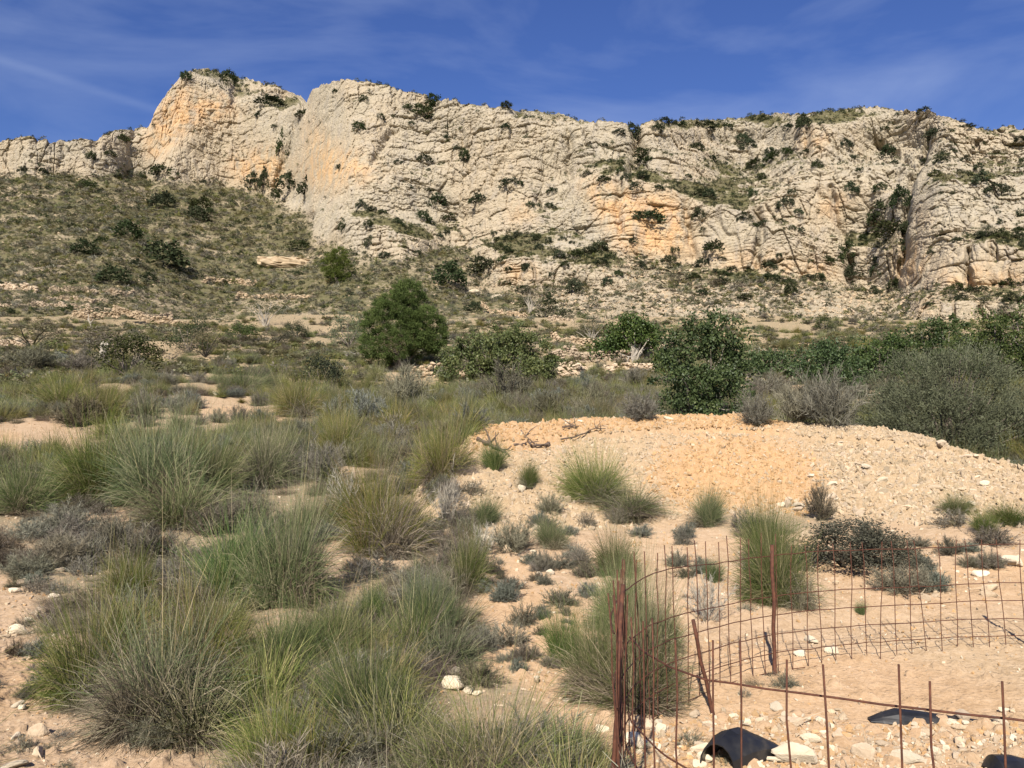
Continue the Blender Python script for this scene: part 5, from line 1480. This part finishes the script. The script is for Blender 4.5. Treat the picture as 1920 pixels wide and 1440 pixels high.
    scatter('hillside_scrub', P[k] - np.array([0, 0, .05]), np.stack([0 * w, 0 * w, r.uniform(0, 6.28, n)], 1), np.stack([w, w, h], 1), idx, [BUSH['scrub', q][0][1] for q in range(4)])
    print('hill scrub', n)
    prob = (1 - rk) * np.clip(.25 + .4 * (1 - leftw) - .35 * pn, 0.02, 1) * .06 * (row > 4) * (1 + 1.3 * smooth(850, 1000, ppx))
    k = np.flatnonzero(r.random(len(prob)) < prob); n = len(k)
    w = P[k, 1] / F * (2.5 + 8.0 * r.random(n) ** 2.5 * (1 + .5 * smooth(900, 1200, ppx[k])))
    scatter('hillside_rubble', P[k], r.uniform(0, 6.28, (n, 3)) * np.array([.12, .12, 1]), np.stack([w, w * r.uniform(.6, 1, n), w * r.uniform(.5, .9, n)], 1), r.integers(0, 5, n), pebble_set(600, [M_stone, M_stone_grey]))
    print('hill rubble', n)
    # bushes on the rock: dark ones big enough to count
    prob = rk * (.25 + smooth(.35, .75, nz) * 1.2 + smooth(2, 6, gl) * 2 + MT['led'].ravel() * 1.3) * (1 - .8 * MT['smooth'].ravel()) * (row > 6) * (row < 392) * (ppx > -10) * (ppx < 1930)
    prob = np.clip(prob, 0, None); prob = prob / prob.sum()
    ks = r.choice(len(prob), 190, False, prob)
    taken = np.array([[q[1], q[2]] for q in B_LIST], float)
    for i in ks:
        px, py = ppx[i], ppy[i]
        if np.min(np.hypot(taken[:, 0] - px, taken[:, 1] - py)) < 9: continue
        taken = np.vstack([taken, [px, py]])
        reg = 'on the left cliffs' if px < 580 else 'on the upper middle of the rock face' if px < 1180 and py < 330 else 'on the lower middle of the rock face' if px < 1180 else 'on the upper right rock face' if py < 340 else 'on the lower right rock face'
        s = P[i, 1] / F
        wpx = r.uniform(12, 30)
        la, gr = place_label(('tiny' if wpx < 17 else 'small' if wpx < 23 else 'mid-sized') + ' dark bush', px, py, 'small dark bush among many ' + reg, 'dark bushes ' + reg)
        plant(BUSH['far', int(r.integers(3))], 'bush', la, 'bush', tuple(P[i] - np.array([0, 0, .1])), wpx * s, wpx * s * r.uniform(.5, .9), gr)
    # countable bushes on the left hillside
    prob = (1 - rk) * (row > 12) * (ppx > -10) * (ppx < 1930); prob = np.clip(prob, 0, None); prob = prob / prob.sum()
    for i in r.choice(len(prob), 75, False, prob):
        px, py = ppx[i], ppy[i]
        reg = 'on the left hillside' if px < 640 else 'on the stony middle hillside' if px < 1200 else 'on the boulder slope at right'
        s = P[i, 1] / F; wpx = r.uniform(14, 34)
        kd = ('far', 'brownish', 'olive')[int(r.integers(3))]
        cw = dict(far='dark', brownish='brownish', olive='grey-green')[kd]
        la, gr = place_label(('small ' if wpx < 22 else 'broad ') + cw + ' bush', px, py, 'dull low bush among many ' + reg, 'low bushes ' + reg)
        plant(BUSH[kd, int(r.integers(2))], 'bush', la, 'bush', tuple(P[i] - np.array([0, 0, .1])), wpx * s, wpx * s * r.uniform(.45, .8), gr)
build_fill()

# ------------------------------------------------------------------ gravel and stones
def build_stones():
    r = np.random.default_rng(55)
    warm, grey, mixd = pebble_set(620, [M_stone_warm], 4), pebble_set(630, [M_stone_grey, M_stone], 4), pebble_set(640, [M_stone, M_stone_warm, M_stone_pale], 5)
    # gravel of the mound
    n = 60000
    X = r.uniform(_cX[1], 14.5, n); yc = np.interp(X, _cX, _cY); Y = yc + r.uniform(-6.6, 1.2, n)
    b, m = mound(X, Y); Z = zg(X, Y)
    qx, qy = proj(X, Y, Z)
    orange = in_poly(qx + 12 * r.normal(size=n), qy + 6 * r.normal(size=n), [(1225, 850), (1300, 825), (1400, 820), (1500, 840), (1545, 900), (1520, 965), (1380, 960), (1270, 950), (1215, 905)]) | in_poly(qx, qy, [(860, 790), (1120, 778), (1500, 775), (1480, 800), (1150, 808), (1010, 845), (880, 850)])
    ok = (m > b - .04) & (qx < 1960)
    big = r.random(n) < .16
    coarse = smooth(1480, 1600, qx)
    ok &= (r.random(n) < np.where(orange, .75, .62))
    s = np.where(orange, r.uniform(.03, .085, n), r.uniform(.03, .085, n)) * (1 + .35 * coarse)
    s = np.where(big, s * r.uniform(1.2, 1.9, n), s)
    X, Y, Z, s, orange = X[ok], Y[ok], Z[ok], s[ok], orange[ok]; n = len(X)
    idx = np.where(orange & (r.random(n) < .82), r.integers(0, 4, n), r.integers(4, 8, n))
    scatter('mound_gravel', np.stack([X, Y, Z + s * .12], 1), r.uniform(0, 6.28, (n, 3)), np.stack([s * r.uniform(.8, 1.4, n), s, s * r.uniform(.7, 1, n)], 1), idx, warm + grey)
    # pebbles of the near soil
    n = 110000
    px = r.uniform(-200, 2100, n); Y = np.exp(r.uniform(math.log(2.6), math.log(30), n)); X = Y * ray(px, 850)[0]; Z = zg(X, Y)
    br = bare(X, Y, Z) > 0
    b, m = mound(X, Y)
    cl = fbm(X / .8, Y / .8, 0, 3, 111)
    pad = in_poly(X, Y, RING)
    low = Y < 5.9 + .25 * cl          # the near half of the pad is strewn with broken stone
    dens = np.where(br, .30 + .35 * cl, .22) + np.where(pad & low, .8, 0) - np.where(pad & ~low, .22, 0)
    ok = (r.random(n) < dens) & (m < b + .1)
    X, Y, Z, low, pad = X[ok], Y[ok], Z[ok], low[ok], pad[ok]; n = len(X)
    s = (.007 + .030 * r.random(n) ** 3.0) * np.where(low & pad, 1.9, 1.0) * np.clip(Y / 6, .8, 1.9)
    scatter('loose_pebbles', np.stack([X, Y, Z + s * .1], 1), r.uniform(0, 6.28, (n, 3)), np.stack([s * r.uniform(.8, 1.5, n), s, s * r.uniform(.6, .9, n)], 1), r.integers(0, 5, n), mixd)
    # stones one by one
    def stone(px, py, w, h, label, pale=False, group=None, rot=None):
        x, y, z = hit(px, py); s = y / F
        o = link('stone', (STONE_PALE if pale else STONE)[int(r.integers(4 if pale else 8))], None, (x, y, z + h * s * .28))
        o.scale = (w * s * 1.1, w * s * .85, h * s * 1.35)
        o.rotation_euler = (r.normal() * .12, r.normal() * .12, r.random() * 6.28 if rot is None else rot)
        return tag(o, label, 'stone', group)
    for a in [(28, 1190, 62, 34, 'cream boulder-like stone at the left edge, the largest on the stony strip', True), (12, 1026, 26, 18, 'small cream stone at the far left edge, high on the strip', True),
              (308, 1034, 36, 22, 'cream stone lying before the twin tussock, among grey shrubs', True), (70, 1380, 42, 30, 'mauve-grey stone on the lower left strip', False),
              (36, 1325, 26, 18, 'small cream stone above the mauve-grey one', True), (30, 1440, 50, 22, 'flat pale stone in the bottom left corner', True), (620, 1013, 40, 20, 'pale stone half hidden right of the twin tussock', True),
              (850, 1290, 62, 38, 'lumpy white rock on the sandy ground near the bottom centre', True), (880, 1300, 36, 20, 'white fragment touching the right side of the lumpy white rock', True), (852, 1262, 34, 18, 'smaller cream lump just above the lumpy white rock', True),
              (977, 922, 28, 22, 'squarish cream stone on the sand below the mound', True), (886, 916, 20, 20, 'rounded cream stone left of the squarish one', True), (1065, 940, 18, 14, 'grey-white stone at the foot of the mound tussock', False),
              (1064, 792, 18, 9, 'orange-cream stone on the left crest of the mound', True), (1088, 792, 14, 8, 'flat cream stone on the crest right of the orange-cream one', True), (1252, 788, 26, 13, 'pale rock on the crest in front of the tall carob', True),
              (1655, 806, 24, 14, 'white rock on the crest beside the broad bush', True), (1805, 895, 22, 20, 'angular tan stone with a dark shadow on the right flank of the mound', False), (1625, 880, 26, 18, 'pale block among the coarse rubble of the mound', True),
              (1655, 905, 24, 18, 'second pale block just below the first in the coarse rubble', True), (1470, 1262, 0, 0, ''), (1495, 1432, 85, 60, 'large cream rock right of the curled black pipe', True),
              (1312, 1438, 30, 22, 'white stone in the mouth of the curled black pipe', True), (1560, 1225, 40, 22, 'pale chalky stone at the foot of the far mesh', True), (1520, 1205, 34, 20, 'white chalky lump right of the tall rusty post', True),
              (1500, 1230, 40, 20, 'white chalky lump at the foot of the far mesh, nearest the tall post', True), (1620, 1420, 50, 34, 'angular tan stone in the middle of the broken rubble', False), (1700, 1430, 60, 36, 'cream stone at the bottom edge left of the right-hand black piece', True),
              (1190, 1395, 48, 34, 'white stone inside the rusty corner', True), (1130, 1372, 30, 22, 'white chalk fragments beside the post foot', True), (1755, 1085, 30, 16, 'cream stone on the bank beyond the right-hand mesh', True),
              (1840, 1080, 44, 20, 'pale rock on the bank near the right edge', True), (1900, 1060, 60, 34, 'big whitish rock at the right edge above the pad', True), (1800, 1368, 26, 18, 'dark-shadowed tan stone right of the black sliver', False)]:
        if a[2]: stone(*a)
    spots = [('left', (0, 120), (1060, 1440), 38, 'on the bare strip at the lower left'), ('mid', (880, 1120), (950, 1400), 44, 'on the sandy ground in the middle'),
             ('pad', (1180, 1900), (1330, 1440), 85, 'in the broken rubble of the fenced pad'), ('mound', (1450, 1900), (830, 960), 60, 'in the coarse rubble of the mound'), ('far', (1480, 1910), (1000, 1130), 26, 'on the bank beyond the mesh')]
    for nm, (x0, x1), (y0, y1), cnt, where in spots:
        for _ in range(cnt):
            px, py = r.uniform(x0, x1), r.uniform(y0, y1)
            if nm == 'mound' and mound(*np.array(hit(px, py)[:2]))[1] < .2: continue
            w = (10 + 26 * r.random() ** 2.2) * (1.0 if nm != 'pad' else 1.25)
            pl = r.random() < .3
            la, gr = place_label(('small ' if w < 18 else 'fist-sized ' if w < 27 else 'larger ') + ('white' if pl else 'tan') + ' stone', px, py, 'angular stone among many ' + where, 'stones ' + where)
            stone(px, py, w, w * r.uniform(.45, .75), la, pl, gr)
build_stones()

# ------------------------------------------------------------------ the rusty mesh ring
def rust_mat():
    m, n, l, out = new_mat('rust')
    tc = n.new('ShaderNodeTexCoord')
    nz = noise(n, l, tc.outputs['Object'], 30, 5, .65)
    p = n.new('ShaderNodeBsdfPrincipled'); p.inputs['Roughness'].default_value = .8
    l.new(ramp(n, l, nz, [(.3, (.05, .017, .009)), (.55, (.105, .036, .017)), (.8, (.19, .075, .034))]), p.inputs['Base Color'])
    bp = n.new('ShaderNodeBump'); bp.inputs['Strength'].default_value = .4; bp.inputs['Distance'].default_value = .003
    l.new(nz, bp.inputs['Height']); l.new(bp.outputs[0], p.inputs['Normal'])
    l.new(p.outputs[0], out.inputs['Surface'])
    return m
M_rust = rust_mat()

def ring_curve(step=.01):
    P = np.array(RING + [RING[0]], float)
    n = len(P) - 1
    out = []
    for i in range(n):
        p0, p1, p2, p3 = P[(i - 1) % n], P[i], P[i + 1], P[(i + 2) % n]
        for t in np.linspace(0, 1, 30)[:-1]:
            out.append(.5 * (2 * p1 + (p2 - p0) * t + (2 * p0 - 5 * p1 + 4 * p2 - p3) * t * t + (3 * p1 - p0 - 3 * p2 + p3) * t ** 3))
    out = np.array(out + [out[0]])
    d = np.concatenate([[0], np.cumsum(np.linalg.norm(np.diff(out, axis=0), axis=1))])
    s = np.arange(0, d[-1], step)
    return np.stack([np.interp(s, d, out[:, 0]), np.interp(s, d, out[:, 1])], 1)

def build_fence():
    r = np.random.default_rng(3)
    fence = thing('wire_fence', 'rusty ring of steel reinforcing mesh standing on posts round the bare pad', 'fence', (3.2, 4.8, 0))
    off = np.array([3.2, 4.8, 0])
    C = ring_curve()
    n = len(C); s = np.arange(n) * .01
    sag = .012 * np.sin(s * 1.3) + .01 * np.sin(s * 3.1 + 1)
    lean = .05 * vnoise(s / 1.7, 0, 0, 8)
    nrm = np.stack([np.gradient(C[:, 1]), -np.gradient(C[:, 0])], 1); nrm = unit(nrm)
    def pt(i, z):
        i = int(i) % n
        q = C[i] + nrm[i] * (lean[i] * z)
        return np.array([q[0], q[1], z + sag[i] * z + .035 * z * float(smooth(4.2, 3.2, q[1]))])
    for z in (.03, .175, .32, .47, .62, .94):
        ids = list(range(0, n, 12)) + [n - 1]
        P = np.array([pt(i, z) for i in ids]) + r.normal(size=(len(ids), 3)) * .0025 - off
        V, Fc, a, b = tube(P, np.full(len(P), .0038), 5, False)
        link('horizontal_wire', mesh_np('horizontal_wire', V, Fc, None, M_rust, True), fence)
    meshes = []
    for k in range(4):
        z = np.linspace(-.05, 1.0 if k == 3 else 1.12 - .02 * k, 7)
        P = np.stack([r.normal(size=7) * .004, r.normal(size=7) * .004, z], 1); P[2:4, :2] *= .4
        V, Fc, a, b = tube(P, np.full(7, .0036), 5, True)
        meshes.append(mesh_np('vertical_wire', V, Fc, None, M_rust, True))
    per = s[-1]
    for i in range(int(per / .15)):
        j = int(i * 15 + r.normal() * .6) % n
        if C[j][1] < 2.3 and C[j][0] > 2.6: continue
        o = link('vertical_wire', meshes[3 if (C[j][0] > 2.2 and C[j][1] > 5) else i % 3], fence)
        o.location = Vector(pt(j, 0) - off)
        o.rotation_euler = (nrm[j][1] * -lean[j] + r.normal() * .012, nrm[j][0] * lean[j] + r.normal() * .012, r.random() * 6)
    def bar(a, b, rad, name, parent, o=off, bend=.006):
        t = np.linspace(0, 1, 6)[:, None]
        P = np.array(a) * (1 - t) + np.array(b) * t + r.normal(size=(6, 3)) * bend * np.sin(t * 3.14)
        V, Fc, _, _ = tube(P - o, np.full(6, rad), 8, True)
        return link(name, mesh_np(name, V, Fc, None, M_rust, True), parent)
    bar((2.05, 7.08, -.05), (2.055, 7.08, 1.02), .016, 'post', fence)
    bar((.415, 4.02, -.05), (.497, 4.03, 1.155), .0105, 'post', fence)
    bar((.455, 4.04, -.05), (.478, 3.99, .97), .0075, 'post', fence)
    bar((.50, 4.30, .0), (.60, 4.9, .99), .007, 'post', fence)
    bar((4.45, 7.77, -.05), (4.46, 7.77, 1.02), .016, 'post', fence)
    o = thing('iron_stake', 'rusty stake leaning left against the mesh, on the edge of the pad', 'stake', (1.355, 6.08, 0))
    bar((1.355, 6.08, -.05), (1.20, 5.98, .64), .013, 'bar', o, np.array([1.355, 6.08, 0]))
build_fence()

# ------------------------------------------------------------------ black plastic, dead wood, stump
def plastic_mat():
    m, n, l, out = new_mat('black_plastic')
    tc = n.new('ShaderNodeTexCoord')
    nz = noise(n, l, tc.outputs['Object'], 9, 5, .6)
    p = n.new('ShaderNodeBsdfPrincipled'); p.inputs['Roughness'].default_value = .42
    l.new(ramp(n, l, nz, [(.35, (.012, .012, .013)), (.6, (.022, .021, .021)), (.8, (.075, .06, .045))]), p.inputs['Base Color'])
    l.new(maprange(n, l, nz, .3, .8, .35, .7), p.inputs['Roughness'])
    l.new(p.outputs[0], out.inputs['Surface'])
    return m
M_plastic = plastic_mat()
def shell(name, sections, thick=.006):
    """open curved sheet through a list of cross-sections, given thickness"""
    S = np.array(sections, float)
    me = mesh_np(name, S.reshape(-1, 3), grid_faces(S.shape[0], S.shape[1]), None, M_plastic, False)
    return me
def arch(c, axis, w, h, a0=0, a1=180, n=15, crease=0.0):
    ax = unit(np.array([axis[0], axis[1], 0.0])); sd = np.array([-ax[1], ax[0], 0])
    out = []
    for a in np.radians(np.linspace(a0, a1, n)):
        k = 1 + crease * (abs(math.sin(3 * a)) - .5)
        out.append(np.array(c) + sd * math.cos(a) * w * .5 * k + np.array([0, 0, 1]) * math.sin(a) * h * k)
    return out
def plastic_piece(label, loc, sections, wrinkles=()):
    o = thing('plastic_pipe', label, 'plastic pipe', loc)
    me = shell('shell', sections)
    c = link('shell', me, o)
    sd = c.modifiers.new('thick', 'SOLIDIFY'); sd.thickness = .008; sd.offset = 0
    for P in wrinkles:
        V, Fc, _, _ = tube(np.array(P), np.full(len(P), .0035), 5, True)
        link('crease', mesh_np('crease', V, Fc, None, M_plastic, True), o)
    return o
def build_bits():
    r = np.random.default_rng(12)
    # curled wide pipe lying with its mouth to the left
    x, y, z = hit(1372, 1428); base = np.array([x, y, z + .03])
    ax = (.55, .83)
    secs = []
    for t, w, h, cr in [(-.17, .22, .14, 0), (-.10, .25, .16, .02), (-.02, .29, .18, .08), (.08, .33, .165, .12), (.18, .37, .125, .12), (.28, .38, .07, .06)]:
        secs.append(np.array(arch((t * .66, t * .74, -.02), ax, w * .88, h * .9, 0, 180, 9, cr)))
    wr = [[s_[q] + np.array([0, -.002, .003]) for s_ in secs[2:]] for q in (3, 4, 5)]
    plastic_piece('curled black plastic pipe with its open mouth facing left, bottom edge of the pad', tuple(base), secs, wr)
    # sliver of half-buried pipe
    x, y, z = hit(1735, 1350); base = np.array([x, y, z])
    secs = []
    for t, h, w in [(-.25, .008, .08), (-.20, .036, .13), (-.13, .062, .16), (-.02, .05, .16), (.10, .032, .13), (.20, .018, .10), (.30, .01, .07)]:
        secs.append(np.array(arch((t * 1.4, -t * .14, -.012), (1, -.10), w, h * 1.25, 0, 180, 9)))
    plastic_piece('thin black sliver of half-buried pipe in the middle of the pad', tuple(base), secs)
    x, y, z = hit(1895, 1446); base = np.array([x, y, z])
    secs = []
    for t, h, w in [(-.12, .05, .22), (-.08, .125, .30), (.02, .12, .34), (.13, .085, .34), (.24, .05, .30), (.36, .03, .24)]:
        secs.append(np.array(arch((t, .0, -.03), (1, -.12), w, h * .85, 0, 180, 11, .04)))
    plastic_piece('black curved piece of pipe in the bottom right corner', tuple(base), secs)
    # dead branches on the mound
    def branch(label, pts_px, rad, forks=3, lift=.05):
        Q = []
        for q in pts_px:
            h = hit(*q); Q.append(np.array(h) + np.array([0, -.03, lift]))
        b = Q[len(Q) // 2].copy()
        Q = np.array(Q); t = np.linspace(0, 1, len(Q)); tt = np.linspace(0, 1, 9)
        P = np.stack([np.interp(tt, t, Q[:, k]) for k in range(3)], 1) + r.normal(size=(9, 3)) * .012
        o = thing('dead_branch', label, 'branch', tuple(b))
        V, Fc, _, _ = tube(P - b, np.linspace(rad, rad * .45, 9), 6, True)
        link('stem', mesh_np('stem', V, Fc, None, M_darkwood), o)
        for k in range(forks):
            p = P[int(r.integers(2, 8))]; d = unit(r.normal(size=3) * np.array([1, .5, .7]) + np.array([0, -.1, .3])) * r.uniform(.18, .42)
            V, Fc, _, _ = tube(np.array([p, p + d * .5 + r.normal(size=3) * .02, p + d]) - b, [rad * .5, rad * .35, rad * .15], 5, True)
            link('side_twig', mesh_np('side_twig', V, Fc, None, M_darkwood), o)
        return o
    branch('gnarled dark branch lying lowest on the left end of the mound', [(894, 828), (915, 836), (935, 846), (955, 858)], .045, 6)
    branch('forked dead branch with an upright fork on the left part of the mound', [(1030, 838), (1012, 842), (996, 842), (992, 826), (976, 812)], .032, 6, .07)
    branch('short stub branch left of the forked one on the mound', [(965, 838), (976, 838), (986, 834)], .03, 2)
    branch('long thin dead branch rising right on the mound', [(1052, 832), (1085, 822), (1110, 814), (1135, 811)], .02, 5, .08)
    branch('dark twig heap near the crest above the long thin branch', [(1056, 808), (1072, 803), (1082, 804)], .024, 5, .06)
    # grey hollow stump among the bushes on the left
    x, y, z = surf(193, 674); s = y / F
    o = thing('hollow_stump', 'pale grey hollow tree stump with a dark hole, half hidden by bushes at left', 'tree stump', (x, y, z))
    hgt = 34 * s
    P = np.array([(0, 0, -.1), (-.02, 0, hgt * .3), (.0, 0, hgt * .62), (.06, 0, hgt * .85), (.12, -.03, hgt * .97)])
    V, Fc, _, _ = tube(P, [9 * s, 6.5 * s, 6 * s, 6 * s, 3.5 * s], 9, True)
    link('trunk', mesh_np('trunk', V, Fc, None, M_palewood), o)
    V, Fc, _, _ = tube(np.array([(.10, -.08, hgt * .9), (.30, -.12, hgt * .92), (.40, -.12, hgt * .78), (.34, -.12, hgt * .6), (.16, -.10, hgt * .5)]), np.array([2.8, 2.6, 2.3, 2.2, 2.6]) * s, 7, True)
    link('knot', mesh_np('knot', V, Fc, None, M_palewood), o)
    for px, py, top, lab in [(171, 618, (164, 590), 'bleached dead stick standing in the bushes above the grey stump'), (1172, 684, (1196, 655), 'pale crooked dead trunk leaning right, left of the tall carob')]:
        a = np.array(surf(px, py)); dx, dz = ray(*top); b = np.array([a[1] * dx, a[1] + .05, H + a[1] * dz])
        o = thing('dead_tree', lab, 'dead tree', tuple(a))
        t = np.linspace(0, 1, 6)[:, None]
        P = a * (1 - t) + b * t + r.normal(size=(6, 3)) * .06 - a
        V, Fc, _, _ = tube(P, np.linspace(1.5, .7, 6) * a[1] / F, 6, True)
        link('stem', mesh_np('stem', V, Fc, None, M_palewood), o)
        for k in range(2):
            p = P[2 + k]; d = np.array([r.normal() * .5, .1, .5]) * 14 * a[1] / F
            V, Fc, _, _ = tube(np.array([p, p + d * .5, p + d]), np.array([1.2, .9, .5]) * a[1] / F, 5, True)
            link('limb', mesh_np('limb', V, Fc, None, M_palewood), o)
build_bits()
